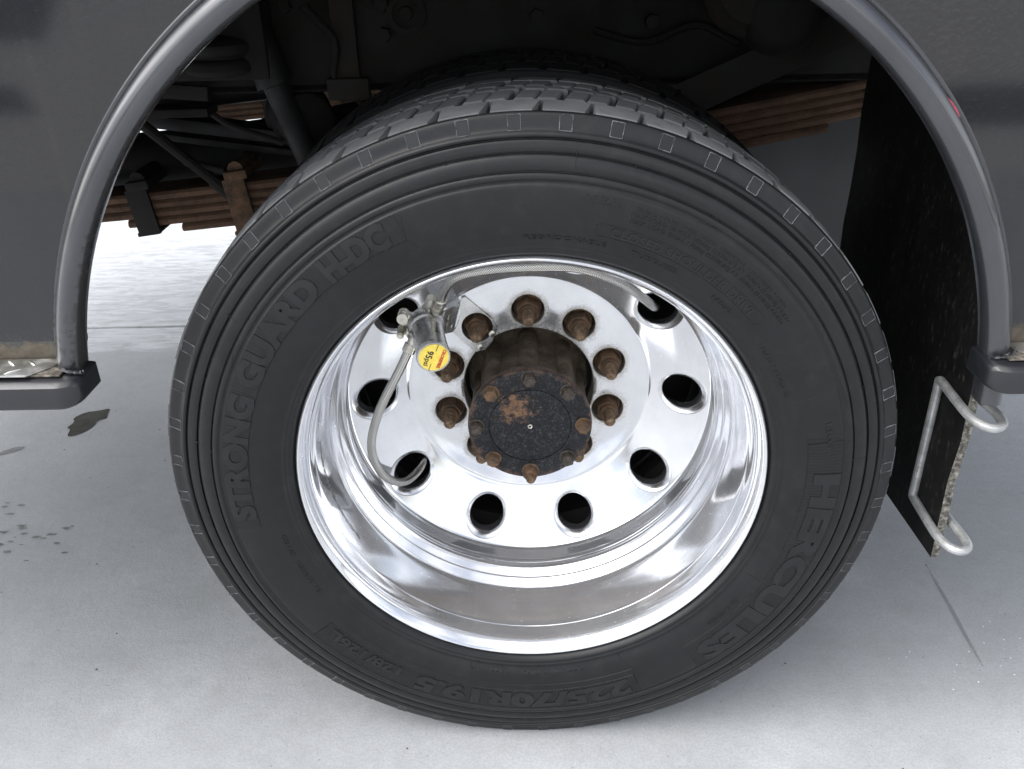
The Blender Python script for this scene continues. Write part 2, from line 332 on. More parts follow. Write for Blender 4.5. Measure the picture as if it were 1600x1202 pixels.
# ------------------------------------------------------------------ ground
ground = link('ground', box(bmesh.new(), (0, 0, -.056), (600, 600, .1)), 'joint', sharp=None)
tag(ground, 'pale grey concrete yard with slab joints under the truck', kind='structure')
ground.data.materials.clear(); ground.data.materials.append(MT['concrete'])
def slab(x0, x1, y0, y1):
    bm = box(bmesh.new(), ((x0 + x1) / 2, (y0 + y1) / 2, -.0395), (x1 - x0, y1 - y0, .08), .003, seg=1)
    return link('slab', bm, 'concrete', ground, (0, 0, 0), sharp=None)
xs = [-13.45, -9.95, -6.45, -2.95, 3.05, 6.55, 10.05, 13.55]; ys = [-9.15, -5.65, -2.15, 1.365, 4.865, 8.365]
for a, b in zip(xs, xs[1:]):
    for c, d in zip(ys, ys[1:]): slab(a + .006, b - .006, c + .004, d - .004)
joint_bed = link('joint_filler', box(bmesh.new(), (0, 0, -.0085), (27.2, 17.6, .006)), 'joint', ground, sharp=None)
def blotch(name, cx, cy, pts, mat, z=.0015, label=None, sx=1.0):
    bm = bmesh.new(); fl = bm.verts.layers.float.new('fade'); p = chaikin([(cx + a * sx, cy + b) for a, b in pts], 1, True)
    top = [bm.verts.new((a, b, z)) for a, b in p]; ccx = sum(a for a, b in p) / len(p); ccy = sum(b for a, b in p) / len(p)
    c0 = bm.verts.new((sum(a for a, b in p) / len(p), sum(b for a, b in p) / len(p), z)); c0[fl] = 1.0
    mid = [bm.verts.new(c0.co.lerp(v.co, .55)) for v in top]
    for v in mid: v[fl] = .85
    for i in range(len(p)):
        j = (i + 1) % len(p); bm.faces.new((top[i], top[j], mid[j], mid[i])); bm.faces.new((mid[i], mid[j], c0))
    o = link(name, fix(bm), mat, None, sharp=60); tag(o, label, kind='structure'); return o

# ------------------------------------------------------------------ the truck
truck = empty('utility_truck')
tag(truck, 'dark grey utility truck with polished dual rear wheel under a worn wheel arch', 'truck')
WL = (0, 0, ZC)
#--- tyre profile -------------------------------------------------
SIDE = [(.2625, .007), (.2645, .0005), (.2680, -.0062), (.2712, -.0090), (.2735, -.0086), (.2750, -.0098), (.2765, -.0102), (.2780, -.0098), (.2850, -.0138), (.2950, -.0168),
        (.3050, -.0186), (.3200, -.0202), (.3350, -.0202), (.3402, -.0195), (.3412, -.0182), (.3440, -.0184), (.3450, -.0197), (.3480, -.0196), (.3504, -.0184), (.3514, -.0150), (.3530, -.0178),
        (.3600, -.0174), (.3662, -.0150), (.3678, -.0098), (.3694, -.0136), (.3758, -.0122), (.3790, -.0112), (.3799, -.0088), (.3806, -.0086), (.3816, -.0106), (.3834, -.0114), (.3852, -.0106), (.3874, -.0078), (.3892, -.0064), (.3940, -.0050), (.3990, -.0036), (.4018, -.0022), (.4032, .0002)]
def yside(r):
    for (a, ya), (b, yb) in zip(SIDE, SIDE[1:]):
        if a <= r <= b: return ya + (yb - ya) * (r - a) / (b - a)
    return SIDE[-1][1] if r > .4 else SIDE[0][1]
TW = .190
SMOOTH_SIDE = []
for i, p in enumerate(SIDE):                # round the convex corners a little
    SMOOTH_SIDE.append(p)
def tyre_mesh():
    base = [(.4032, .0002), (.4028, .004), (.3975, .012), (.3955, .05), (.3965, TW / 2), (.3955, TW - .05), (.3975, TW - .012), (.4028, TW - .004)]
    back = [(r, TW - y) for r, y in reversed(chaikin(SIDE, 1))]
    prof = chaikin(SIDE, 1) + base[1:] + back
    return fix(revolve(prof, 240))
def crown(y): return .4085 - .0042 * ((y - TW / 2) / (TW / 2)) ** 2
def block_bm(y0, y1, a0, a1, skew=0.0, sub=3, top=None, bottom=.3950, drop=.0016, zig=None):
    """one tread block about angle 0 = straight up; a0,a1 in radians along the tread, y across"""
    bm = bmesh.new(); rows = []
    for lev in range(3):
        row = []
        for i in range(sub + 1):
            t = i / sub; a = a0 + (a1 - a0) * t
            for y, s in ((y0, -1), (y1, 1)):
                sk = skew * s * .5
                ins = (.0018 if sub == 2 else .0005) if lev == 2 else 0
                if sub == 3 and y == (y0 if y0 < .05 else y1) and i in (0, sub): sk += (.0034 if i == 0 else -.0034) / .4 * (1 if lev else .3)
                aa = a + sk + (ins / .4 if i == 0 else (-ins / .4 if i == sub else 0)); yy = y - s * ins
                r = bottom if lev == 0 else (crown(yy) - (.0018 if lev == 1 else 0))
                row.append(bm.verts.new((r * math.sin(aa), yy, r * math.cos(aa))))
        rows.append(row)
    for lev in range(2):
        a, b = rows[lev], rows[lev + 1]
        for i in range(sub):
            bm.faces.new((a[2 * i], a[2 * i + 2], b[2 * i + 2], b[2 * i])); bm.faces.new((a[2 * i + 1], b[2 * i + 1], b[2 * i + 3], a[2 * i + 3]))
        bm.faces.new((a[0], b[0], b[1], a[1])); bm.faces.new((a[-2], a[-1], b[-1], b[-2]))
    t = rows[2]
    for i in range(sub): bm.faces.new((t[2 * i], t[2 * i + 2], t[2 * i + 3], t[2 * i + 1]))
    return fix(bm)
NP = 52; PITCH = 2 * math.pi / NP; PH0 = math.radians(90 - 91.74)     # photographed pitch and phase
HALF = PITCH / 2
ROWS = [(.0012, .0385, 0.0, .0026, 0.10, 'rib'), (.0430, .0830, HALF, .0064, .16, 'tread'), (.0872, .1072, HALF * 1.25, .0056, -.08, 'tread'), (.1108, .1465, HALF * .6, .0060, .16, 'tread'), (.1515, TW - .0012, HALF, .0010, .08, 'rib')]
def row_meshes():
    ms = []
    for y0, y1, ph, gap, sk, mt in ROWS:
        g = gap / .405 / 2
        if mt == 'tread':       # two half blocks with a fine sipe between them, one object
            bm = block_bm(y0, y1, -HALF + g, -.0012, sk * PITCH, 2); bm2 = block_bm(y0, y1, .0012, HALF - g, sk * PITCH, 2)
            me2 = bpy.data.meshes.new('half'); bm2.to_mesh(me2); bm2.free(); bm.from_mesh(me2); bpy.data.meshes.remove(me2)
        else: bm = block_bm(y0, y1, -HALF + g, HALF - g, sk * PITCH, 3)
        me = bpy.data.meshes.new('tread_block'); bm.to_mesh(me); bm.free(); me.materials.append(MT[mt]); ms.append((me, ph))
        me.polygons.foreach_set('use_smooth', [False] * len(me.polygons))
    return ms
ROWM = row_meshes()
#--- flat shapes bent on to the sidewall -------------------------
def text_mesh(body, size, bold=0.0, extrude=.0005, spacing=1.0):
    cu = bpy.data.curves.new('text', 'FONT'); cu.body = body; cu.size = size; cu.extrude = extrude; cu.offset = bold; cu.space_character = spacing; cu.resolution_u = 3
    o = bpy.data.objects.new('text', cu); COL.objects.link(o)
    me = bpy.data.meshes.new_from_object(o.evaluated_get(bpy.context.evaluated_depsgraph_get()))
    bpy.data.objects.remove(o); bpy.data.curves.remove(cu)
    return me
def cut(bm, axis, lo, hi, step):
    n = Vector((1, 0, 0)) if axis == 0 else Vector((0, 1, 0)); k = lo + step
    while k < hi:
        bmesh.ops.bisect_plane(bm, geom=bm.verts[:] + bm.edges[:] + bm.faces[:], plane_co=n * k, plane_no=n); k += step
def sidewall_text(parts, name, parent, mat, h=.0007, yf=None, label=None):
    """parts: (text, start angle, end angle, base radius, cap height, bold)"""
    out = bmesh.new()
    for body, a0, a1, r0, cap, bold in parts:
        me = text_mesh(body, cap / .70, bold, .0004); bm = bmesh.new(); bm.from_mesh(me); bpy.data.meshes.remove(me)
        x0 = min(v.co.x for v in bm.verts); x1 = max(v.co.x for v in bm.verts)
        cut(bm, 0, x0, x1, .008); cut(bm, 1, 0, cap, cap / 3 if cap > .012 else cap)
        aa, ab = R(a0), R(a1)
        for v in bm.verts:
            a = aa + (ab - aa) * (v.co.x - x0) / (x1 - x0); r = r0 + v.co.y
            yy = (yf or yside)(r) - (h if v.co.z > 0 else -.0015); v.co = (r * math.cos(a), yy, r * math.sin(a))
        me = bpy.data.meshes.new('t'); bm.to_mesh(me); bm.free(); out.from_mesh(me); bpy.data.meshes.remove(me)
    o = link(name, fix(out), mat, parent, WL, sharp=30)
    if label: o['label'] = label
    return o
def polar_lines(lines, wdt, h, yf=None, bm=None, closed=False):
    """raised lines on the sidewall; points (radius, degrees)"""
    bm = bm or bmesh.new(); yf = yf or yside
    for ln in lines:
        pts = []
        for (ra, aa), (rb, ab) in zip(ln, ln[1:]):
            n = max(1, int(abs(ab - aa) / 1.5), int(abs(rb - ra) / .006))
            pts += [(ra + (rb - ra) * i / n, aa + (ab - aa) * i / n) for i in range(n)]
        pts.append(ln[-1])
        P2 = [Vector((r * math.cos(R(a)), r * math.sin(R(a)))) for r, a in pts]; rows = []
        for i, p in enumerate(P2):
            t = (P2[min(i + 1, len(P2) - 1)] - P2[max(0, i - 1)]).normalized(); n = Vector((-t.y, t.x)) * wdt / 2
            r = p.length; y = yf(r)
            rows.append([bm.verts.new((p.x + n.x * 1.6, y + .0006, p.y + n.y * 1.6)), bm.verts.new((p.x + n.x * .5, y - h, p.y + n.y * .5)), bm.verts.new((p.x - n.x * .5, y - h, p.y - n.y * .5)), bm.verts.new((p.x - n.x * 1.6, y + .0006, p.y - n.y * 1.6))])
        for a, b in zip(rows, rows[1:]):
            for k in range(3): bm.faces.new((a[k], b[k], b[k + 1], a[k + 1]))
        bm.faces.new(rows[0]); bm.faces.new(list(reversed(rows[-1])))
    return bm

#--- outer wheel ---------------------------------------------------
wheel = empty('outer_wheel', truck, (0, 0, 0))
wheel['label'] = 'outer dual rear wheel with polished aluminium dish'
tyre = link('tyre', tyre_mesh(), 'rubber', wheel, WL, sharp=40)
for me, ph in ROWM:
    for k in range(NP):
        o = bpy.data.objects.new('tread_block', me); COL.objects.link(o); o.parent = wheel; o.location = WL
        o.rotation_euler = (0, PH0 + ph + k * PITCH, 0); o.scale = (1 + random.uniform(-.0012, .0010),) * 1 + (1,) + (1 + random.uniform(-.0012, .0010),)
# framed rectangular shoulder marks
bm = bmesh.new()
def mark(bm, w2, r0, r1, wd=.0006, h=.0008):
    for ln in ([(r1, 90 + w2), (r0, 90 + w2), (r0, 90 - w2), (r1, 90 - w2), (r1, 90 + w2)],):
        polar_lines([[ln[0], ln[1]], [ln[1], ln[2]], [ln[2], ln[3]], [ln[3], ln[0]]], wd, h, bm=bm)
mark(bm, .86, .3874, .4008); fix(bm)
# dark recessed face inside the frame
q = [bm.verts.new((r * math.cos(R(a)), yside(r) + .0012 - .0013, r * math.sin(R(a)))) for r, a in ((.3878, 90.8), (.3878, 89.2), (.4004, 89.2), (.4004, 90.8))]
f = bm.faces.new(q); f.material_index = 1; f.normal_update()
if f.normal.y > 0: f.normal_flip()
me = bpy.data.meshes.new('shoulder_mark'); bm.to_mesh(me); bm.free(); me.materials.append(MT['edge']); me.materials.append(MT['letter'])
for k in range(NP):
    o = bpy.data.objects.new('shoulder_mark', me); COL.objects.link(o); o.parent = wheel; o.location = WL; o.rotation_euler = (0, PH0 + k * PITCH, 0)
# darker finely ribbed panels behind the big lettering
def sidewall_panel(a0, a1, r0, r1):
    bm = bmesh.new(); n = max(4, int(abs(a1 - a0) / .35)); prev = None
    for i in range(n + 1):
        a = R(a0 + (a1 - a0) * i / n); h = .0003 if i % 2 else .0006
        ring = [bm.verts.new((r * math.cos(a), yside(r) - (h if 0 < k < 4 else -.0003), r * math.sin(a))) for k, r in enumerate((r0, r0 + .0006, (r0 + r1) / 2, r1 - .0006, r1))]
        if prev:
            for k in range(4): bm.faces.new((prev[k], prev[k + 1], ring[k + 1], ring[k]))
        prev = ring
    fix(bm)
    if sum(f.normal.y for f in bm.faces) > 0: bmesh.ops.reverse_faces(bm, faces=bm.faces[:])
    link('lettering_panel', bm, 'panel', wheel, WL, sharp=None)
sidewall_panel(188.5, 112, .3112, .3398); sidewall_panel(9.8, -52.5, .3024, .3398); sidewall_panel(-66.4, -142, .3100, .3398)
# lettering
BIG = .0238
sidewall_text([('STRONG GUARD', 186.5, 130.5, .3135, BIG, .0020), ('H-DC', 128, 114.6, .3135, BIG, .0020)], 'brand_lettering', wheel, 'letter', .0012)
sidewall_text([('HERCULES', 2.5, -50.5, .3125, .0250, .0022)], 'brand_lettering', wheel, 'letter', .0012)
sidewall_text([('225/70R19.5', -68.0, -117.5, .3150, .0210, .0016), ('128/126L', -121.5, -140, .3150, .0135, .0008)], 'size_lettering', wheel, 'letter', .0012)
sidewall_text([('CLOSED SHOULDER DRIVE', 75.0, 42.4, .2985, .0088, .0004)], 'small_lettering', wheel, 'letter', .0007)
sidewall_text([('14 P.R.', 80.6, 74.6, .3275, .0072, .0003)], 'small_lettering', wheel, 'letter', .0007)
for item in (('MAX LOAD SINGLE 1800kg (3970LBS) AT 760kPa (110PSI) COLD', 72.6, 37.4, .3235, .0042, 0),
             ('MAX LOAD DUAL 1700kg (3750LBS) AT 760kPa (110PSI) COLD', 72.4, 37.8, .3170, .0042, 0),
             ('TREAD 4 PLIES STEEL CORD  SIDEWALL 1 PLY STEEL CORD', 72.2, 40, .3295, .0036, 0),
             ('REGROOVABLE', 91, 75, .2860, .0046, .0001),
             ('TUBELESS', 70, 60, .2860, .0046, .0001),
             ('RADIAL', 51, 45.5, .2860, .0046, .0001),
             ('LOAD RANGE G', 36, 22, .2870, .0046, .0001),
             ('DOT  84B  7B4KHE', -77, -94, .2815, .0058, .0003),
             ('1923', -97, -101.5, .2815, .0058, .0003),
             ('ALL POSITION', -34, -44, .2925, .0050, .0001),
             ('E4  0109221  S2WR2', -150, -168, .2900, .0050, .0001),
             ('LRG', 14, 8, .3230, .0060, .0002)):
    sidewall_text([item], 'small_lettering', wheel, 'letter', .0007)
# moulded lines, pill frame, panel edges, mountain mark
ln = [[(.2965, 77), (.2965, 41), (.2985, 40.2), (.3075, 40.2), (.3095, 41), (.3095, 77), (.3075, 77.8), (.2985, 77.8), (.2965, 77)]]
ln += [[(.311, 188), (.311, 112), (.3405, 111)], [(.311, 112), (.300, 110.5)], [(.302, 11), (.3405, 10.2)], [(.302, 11), (.302, -52), (.340, -53)], [(.302, -66), (.3405, -66.5)], [(.302, -66), (.302, -142), (.340, -143)]]
ln += [[(.279, -27), (.302, -27)], [(.279, -165), (.300, -165)], [(.352, 83), (.380, 83)], [(.352, 170), (.380, 170)], [(.352, 145), (.380, 145)], [(.3415, 62), (.3445, 58)], [(.345, 100), (.351, 96)], [(.345, 128), (.351, 124)], [(.345, 153), (.351, 149)], [(.345, 20), (.351, 16)], [(.345, 46), (.351, 42)], [(.352, 5), (.366, 5)], [(.352, -20), (.378, -20)],
       [(.352, -48), (.380, -48)], [(.352, -92), (.380, -92)], [(.352, -130), (.380, -130)], [(.2765, 30), (.300, 30.3)], [(.303, 20), (.320, 20.4)], [(.2765, -68), (.302, -66)]]
bm = polar_lines(ln, .0007, .0004)
link('moulded_line', fix(bm), 'letter', wheel, WL, sharp=30)['kind'] = 'stuff'
sy = [[(.3135, -6.2), (.3190, -6.6), (.3160, -7.4), (.3240, -8.0), (.3290, -8.8), (.3215, -9.2), (.3265, -10.0), (.3135, -10.4), (.3135, -6.2)], [(.3165, -8.9), (.3205, -8.3)], [(.3165, -8.3), (.3205, -8.9)], [(.3160, -8.6), (.3212, -8.6)]]
link('mountain_snow_mark', fix(polar_lines(sy, .0009, .0007)), 'letter', wheel, WL, sharp=30)
ring = [[(.2815 + .0055 * math.sin(t), -105.2 + 1.1 * math.cos(t)) for t in [2 * math.pi * i / 16 for i in range(17)]], [(.2775, -104.6), (.2852, -105.8)]]
link('approval_mark', fix(polar_lines(ring, .0007, .0006)), 'letter', wheel, WL, sharp=30)
# short vent nubs left on the ridges
bm = bmesh.new()
for i in range(26):
    a = R(i * 360 / 26 + 5); r = .3672 if i % 2 else .3515; y = yside(r) - .001
    tube(bm, [(r * math.cos(a), y + .002, r * math.sin(a)), (r * math.cos(a), y - .0022, r * math.sin(a))], .0007, 6)
link('vent_nub', bm, 'letter', wheel, WL)['kind'] = 'stuff'

#--- rim with its holes --------------------------------------------
LUGR, HANDR, PLAT = .1125, .203, .2212
LUGA = [18 + 36 * k for k in range(10)]; HANDA = [36 * k for k in range(10)]
DISC = [(.0875, PLAT), (.150, PLAT), (.1575, PLAT), (.1610, PLAT - .0006), (.1640, PLAT - .0030), (.175, PLAT - .0085), (.190, PLAT - .0170), (.203, .1962), (.218, .1878), (.2345, .1786)]
DISC = chaikin(DISC, 2)
def ydisc(r):
    if r <= DISC[0][0]: return DISC[0][1]
    for (a, ya), (b, yb) in zip(DISC, DISC[1:]):
        if r <= b: return ya + (yb - ya) * (r - a) / (b - a)
    return DISC[-1][1]
BAR = [(.2345, .1786), (.2364, .1772), (.2382, .1735), (.2388, .1680), (.2390, .1580), (.2391, .1530), (.2402, .1512), (.2398, .1490), (.2380, .1450), (.2340, .1410), (.2312, .1375), (.2300, .1330), (.2300, .1285), (.2306, .1262), (.2318, .1245), (.2332, .1222), (.2390, .1150), (.2392, .1142), (.2400, .1130), (.2466, .1045), (.2480, .1018), (.2485, .0985), (.2490, .0900), (.2493, .0600), (.2495, .0420), (.2497, .0330), (.2504, .0322), (.2507, .0240), (.2512, .0150), (.2524, .0090), (.2556, .0028), (.2590, -.0028), (.2614, -.0048), (.2634, -.0034), (.2645, .0010), (.2642, .0080), (.262, .014)]
def rim_mesh(disc=True):
    NS = 216
    bm = revolve(chaikin(BAR, 1), NS)
    pts = []; edges = []; holes = []
    def loop(cx, cz, r, n):
        s0 = len(pts)
        for i in range(n):
            a = 2 * math.pi * i / n; pts.append(Vector((cx + r * math.cos(a), cz + r * math.sin(a))))
        edges.extend((s0 + i, s0 + (i + 1) % n) for i in range(n)); return s0, n
    loop(0, 0, .2345, NS); lb = loop(0, 0, .0890, 144)
    for a in LUGA: holes.append((LUGR * math.cos(R(a)), LUGR * math.sin(R(a)), .0219, loop(LUGR * math.cos(R(a)), LUGR * math.sin(R(a)), .0219, 40)))
    for a in HANDA: holes.append((HANDR * math.cos(R(a)), HANDR * math.sin(R(a)), .0300, loop(HANDR * math.cos(R(a)), HANDR * math.sin(R(a)), .0300, 48)))
    rads = [.0925 + i * .0034 for i in range(18)] + [.1555, .1572, .1588, .1600, .1612, .1624, .1638, .1655, .1680] + [.1715 + i * .0037 for i in range(17)]
    for r in rads:
        n = 180 if r > .12 else 120
        for i in range(n):
            a = 2 * math.pi * (i + .5) / n; x, z = r * math.cos(a), r * math.sin(a)
            if all((x - hx) ** 2 + (z - hz) ** 2 > (hr + .0010) ** 2 for hx, hz, hr, _ in holes): pts.append(Vector((x, z)))
    vo, eo, fo, ov, oe, of = geometry.delaunay_2d_cdt(pts, edges, [], 0, 1e-6)
    vs = [bm.verts.new((v.x, ydisc(v.length), v.y)) for v in vo]
    for f in fo:
        c = sum((vo[i] for i in f), Vector((0, 0))) / len(f); r = c.length
        if r < .0888 or r > .2346: continue
        if any((c.x - hx) ** 2 + (c.y - hz) ** 2 < hr ** 2 for hx, hz, hr, _ in holes): continue
        bm.faces.new([vs[i] for i in f])
    def sleeve(cx, cz, prof, n, conform):
        prev = None
        for r, dy in prof:
            ring = []
            for i in range(n):
                a = 2 * math.pi * i / n; x, z = cx + r * math.cos(a), cz + r * math.sin(a)
                yy = (ydisc(math.hypot(x, z)) if conform else PLAT) + dy; ring.append(bm.verts.new((x, yy, z)))
            if prev:
                for i in range(n): j = (i + 1) % n; bm.faces.new((prev[i], prev[j], ring[j], ring[i])).material_index = 1 if conform else 0
            prev = ring
    for k, (hx, hz, hr, _) in enumerate(holes):
        if k < 10: sleeve(hx, hz, [(.0219, 0), (.0213, .0010), (.0211, .010), (.0211, .028)], 40, False)
        else: sleeve(hx, hz, [(.0300, 0), (.0298, .0010), (.0291, .0012), (.0246, .0042), (.0238, .0054), (.0233, .009), (.0233, .014), (.0240, .022)], 48, True)
    sleeve(0, 0, [(.0890, 0), (.0878, .0010), (.0874, .006), (.0874, .030)], 144, False)
    # back of the disc and outside of the barrel
    revolve([(.2425, .195), (.2425, .155), (.252, .100), (.2548, .020), (.262, .014)], NS, bm)
    bmesh.ops.remove_doubles(bm, verts=bm.verts[:], dist=2e-5)
    fix(bm)
    return bm
bm = rim_mesh()
dl = bm.verts.layers.float.new('dirt')
for v in bm.verts:
    r = math.hypot(v.co.x, v.co.z); d = 0
    if v.co.y > .19 and r < .17:
        for a in LUGA:
            q = math.hypot(v.co.x - LUGR * math.cos(R(a)), v.co.z - LUGR * math.sin(R(a))); d = max(d, 1 if q < .0216 else max(0, 1 - (q - .0216) / .0075) * .95)
        d = max(d, max(0, 1 - (r - .0874) / .012) * .7, max(0, .07 - (r - .0874) * 1.0))
    for a in HANDA:
        q = math.hypot(v.co.x - HANDR * math.cos(R(a)), v.co.z - HANDR * math.sin(R(a)))
        if q < .0245 and v.co.y > ydisc(r) + .012: d = .9
    if v.co.y > .225 and q > .03: d = max(d, .9)
    v[dl] = d
rim = link('rim', bm, ['alu', 'machined'], wheel, WL, sharp=28)
# stamped marking on the left of the barrel
def ybar_pt(y):
    for (a, ya), (b, yb) in zip(BAR, BAR[1:]):
        if yb <= y <= ya: return a + (b - a) * (ya - y) / (ya - yb + 1e-9)
    return .249
me = text_mesh('19.5 x 6.75  FORGED  MAX LOAD 1815kg 4000LBS  COLD INFLATION 827kPa 120PSI', .0062 / .7, 0, .0002); bm = bmesh.new(); bm.from_mesh(me); bpy.data.meshes.remove(me)
x0 = min(v.co.x for v in bm.verts); x1 = max(v.co.x for v in bm.verts); cut(bm, 0, x0, x1, .008)
for v in bm.verts:
    a = R(176 + 34 * (v.co.x - x0) / (x1 - x0)); y = .062 - v.co.y; rr_ = ybar_pt(y) + (-.0003 if v.co.z > 0 else .0006); v.co = (rr_ * math.cos(a), y, rr_ * math.sin(a))
MT['stamp'] = simple('dull_stamp', (.10, .10, .095), (.42, .41, .38), 300, .3, .6, .6)
link('stamped_lettering', fix(bm), 'stamp', wheel, WL, sharp=30)
# lug nuts
bm = bmesh.new(); T = Matrix.Translation((LUGR, 0, 0)).to_3x3().to_4x4()
revolve([(.0192, .244), (.0192, .2345), (.0178, .2325)], 28, bm, cap1=True)
hexprof(bm, .0164, .2325, .2125, Matrix(), 6, ch=.94); revolve([(.0118, .2130), (.0112, .2075), (.0098, .2062)], 24, bm, cap1=True)
revolve([(.0076, .2062)] + [(.0077 - (.0010 if i % 2 else 0), .2062 - .0012 * (i + 1)) for i in range(18)] + [(.0068, .1835), (.0056, .1822)], 18, bm, cap1=True)
fix(bm)
for f in bm.faces:
    if f.calc_center_median().y < .2062: f.material_index = 1
nm = bpy.data.meshes.new('lug_nut'); bm.to_mesh(nm); bm.free(); nm.materials.append(MT['rust']); nm.materials.append(MT['stud']); nm.polygons.foreach_set('use_smooth', [True] * len(nm.polygons)); nm.set_sharp_from_angle(angle=R(30))
for a in LUGA:
    o = bpy.data.objects.new('lug_nut', nm); COL.objects.link(o); o.parent = wheel; o.location = (LUGR * math.cos(R(a)), 0, ZC + LUGR * math.sin(R(a))); o.rotation_euler = (0, random.uniform(0, 1), 0)

#--- hub and axle flange --------------------------------------------
bm = revolve(chaikin([(.086, .30), (.084, .262), (.0700, .252), (.0650, .240), (.0650, .152), (.0690, .143), (.0730, .139), (.0735, .135)], 1), 96)
hub = link('axle_hub', fix(bm), 'hub', truck, WL); hub['label'] = 'rusty brown wheel hub inside the bore'
bm = bmesh.new()
for k in range(8):
    a = R(90 + 45 * k); c, s = math.cos(a), math.sin(a)
    tube(bm, [(c * .0615, .25, s * .0615), (c * .0615, .136, s * .0615)], .0135, 16)
link('boss', bm, 'hub', hub, sharp=40)
bm = bmesh.new()
box(bm, (0, .275, 0), (.01, .01, .01))
bm.clear(); revolve([(.0874, .252), (.083, .262), (.20, .275), (.24, .30)], 96, bm)
link('brake_drum', fix(bm), 'dirtyblack', truck, WL)
bm = revolve(chaikin([(.0700, .1370), (.0748, .1368), (.0758, .1345), (.0755, .1310)], 1), 96); link('gasket', fix(bm), 'rust', hub)
bm = revolve([(.0740, .1312), (.0772, .1308), (.0776, .1290), (.0776, .1210), (.0768, .1190), (.0748, .1182), (.0518, .1180), (.0514, .1192), (.0506, .1192), (.0502, .1179), (.036, .1172), (.016, .1170), (.0001, .1170)], 112)
cap = link('axle_flange', fix(bm), 'cap', hub, sharp=28)
bm = bmesh.new()
revolve([(.0104, .1186), (.0104, .1178), (.0096, .1172)], 24, bm, cap1=True); hexprof(bm, .0088, .1174, .1082, Matrix(), 6, ch=.88); revolve([(.0052, .1082), (.0048, .1074)], 14, bm, cap1=True)
fix(bm); bme = bpy.data.meshes.new('flange_bolt'); bm.to_mesh(bme); bm.free(); bme.materials.append(MT['rust']); bme.polygons.foreach_set('use_smooth', [True] * len(bme.polygons)); bme.set_sharp_from_angle(angle=R(30))
bm = bmesh.new(); revolve([(.0112, .1186), (.0112, .1178), (.0100, .1170)], 24, bm, cap1=True); hexprof(bm, .0096, .1172, .1040, Matrix(), 6, ch=.9); revolve([(.0060, .1040), (.0056, .0965), (.0045, .0955)], 14, bm, cap1=True); fix(bm)
bme2 = bpy.data.meshes.new('flange_bolt'); bm.to_mesh(bme2); bm.free(); bme2.materials.append(MT['rust'])
bme2.polygons.foreach_set('use_smooth', [True] * len(bme2.polygons)); bme2.set_sharp_from_angle(angle=R(30))
for k in range(8):
    a = R(90 + 45 * k); o = bpy.data.objects.new('flange_bolt', bme2 if k == 4 else bme); COL.objects.link(o); o.parent = hub
    o.location = (.0668 * math.cos(a), 0, .0668 * math.sin(a)); o.rotation_euler = (0, random.uniform(0, 1), 0)
    if k in (0, 2, 7, 5): o.material_slots[0].link = 'OBJECT'; o.material_slots[0].material = MT['darkbolt']
bm = revolve([(.0030, .1172), (.0030, .1158), (.0021, .1154), (.0014, .1156), (.0012, .1164)], 18); link('centre_pin', fix(bm), 'fitting', hub)

#--- tyre pressure equaliser -------------------------------------------
A = Vector((-.1080, .0650, .1225)); B = Vector((-.1225, .1350, .1300)); ax = (A - B).normalized()
Mq = Matrix.Translation(B) @ Vector((0, -1, 0)).rotation_difference(ax).to_matrix().to_4x4(); LEN = (A - B).length
bm = revolve(chaikin([(.0150, .012), (.0215, .010), (.0222, .004), (.0222, -.006), (.0208, -.009), (.0196, -.011), (.0192, -.014), (.0190, -.030), (.0190, -LEN + .012), (.0196, -LEN + .010), (.0198, -LEN + .002), (.0190, -LEN), (.0178, -LEN - .0002), (.0176, -LEN + .0008), (.0001, -LEN + .0008)], 1), 56, M=Mq)
for e in ((0, .006),): pass
eq = link('pressure_equaliser', fix(bm), 'steel', truck, WL, sharp=30); eq['label'] = 'steel tyre pressure equaliser with a round yellow label'
bm = revolve([(.0172, -LEN + .0002), (.0001, -LEN + .0002)], 48, M=Mq); link('label_disc', fix(bm), 'yellow', eq)
# print on the label; frame: face normal ax, text direction from the photograph
ex = Vector((.62, 0, -.79)); ex = (ex - ax * ex.dot(ax)).normalized()      # unused reading direction helper
def label_print(body, size, cx, cz, rot, mat, bold=0.0, name='printed_lettering'):
    me = text_mesh(body, size, bold, .00005); bm = bmesh.new(); bm.from_mesh(me); bpy.data.meshes.remove(me)
    xs_ = [v.co.x for v in bm.verts]; ys_ = [v.co.y for v in bm.verts]; mx_, my_ = (min(xs_) + max(xs_)) / 2, (min(ys_) + max(ys_)) / 2
    c, s = math.cos(rot), math.sin(rot)
    for v in bm.verts:
        x, y = v.co.x - mx_, v.co.y - my_; v.co = Mq @ Vector((cx + x * c - y * s, -LEN + (-.0001 if v.co.z > 0 else .0002), cz + x * s + y * c))
    return link(name, bm, mat, eq, sharp=None)
label_print('95', .0105, -.0045, .0042, R(-113), 'ink', .00022); label_print('psi', .0088, -.0095, -.0050, R(-113), 'ink', .00012)
label_print('CROSSFIRE', .0052, .0085, -.0030, R(-113), 'red', .00025)
bm = bmesh.new()
for cx, cz in ((.0045, .0118), (-.0052, -.0118)):
    c, s = math.cos(R(-113)), math.sin(R(-113)); p = [Mq @ Vector((cx + a * c - b * s, -LEN - .0001, cz + a * s + b * c)) for a, b in ((-.0042, -.0004), (.0042, -.0004), (.0042, .0004), (-.0042, .0004))]
    bm.faces.new([bm.verts.new(q) for q in p])
link('printed_line', bm, 'ink', eq, sharp=None)
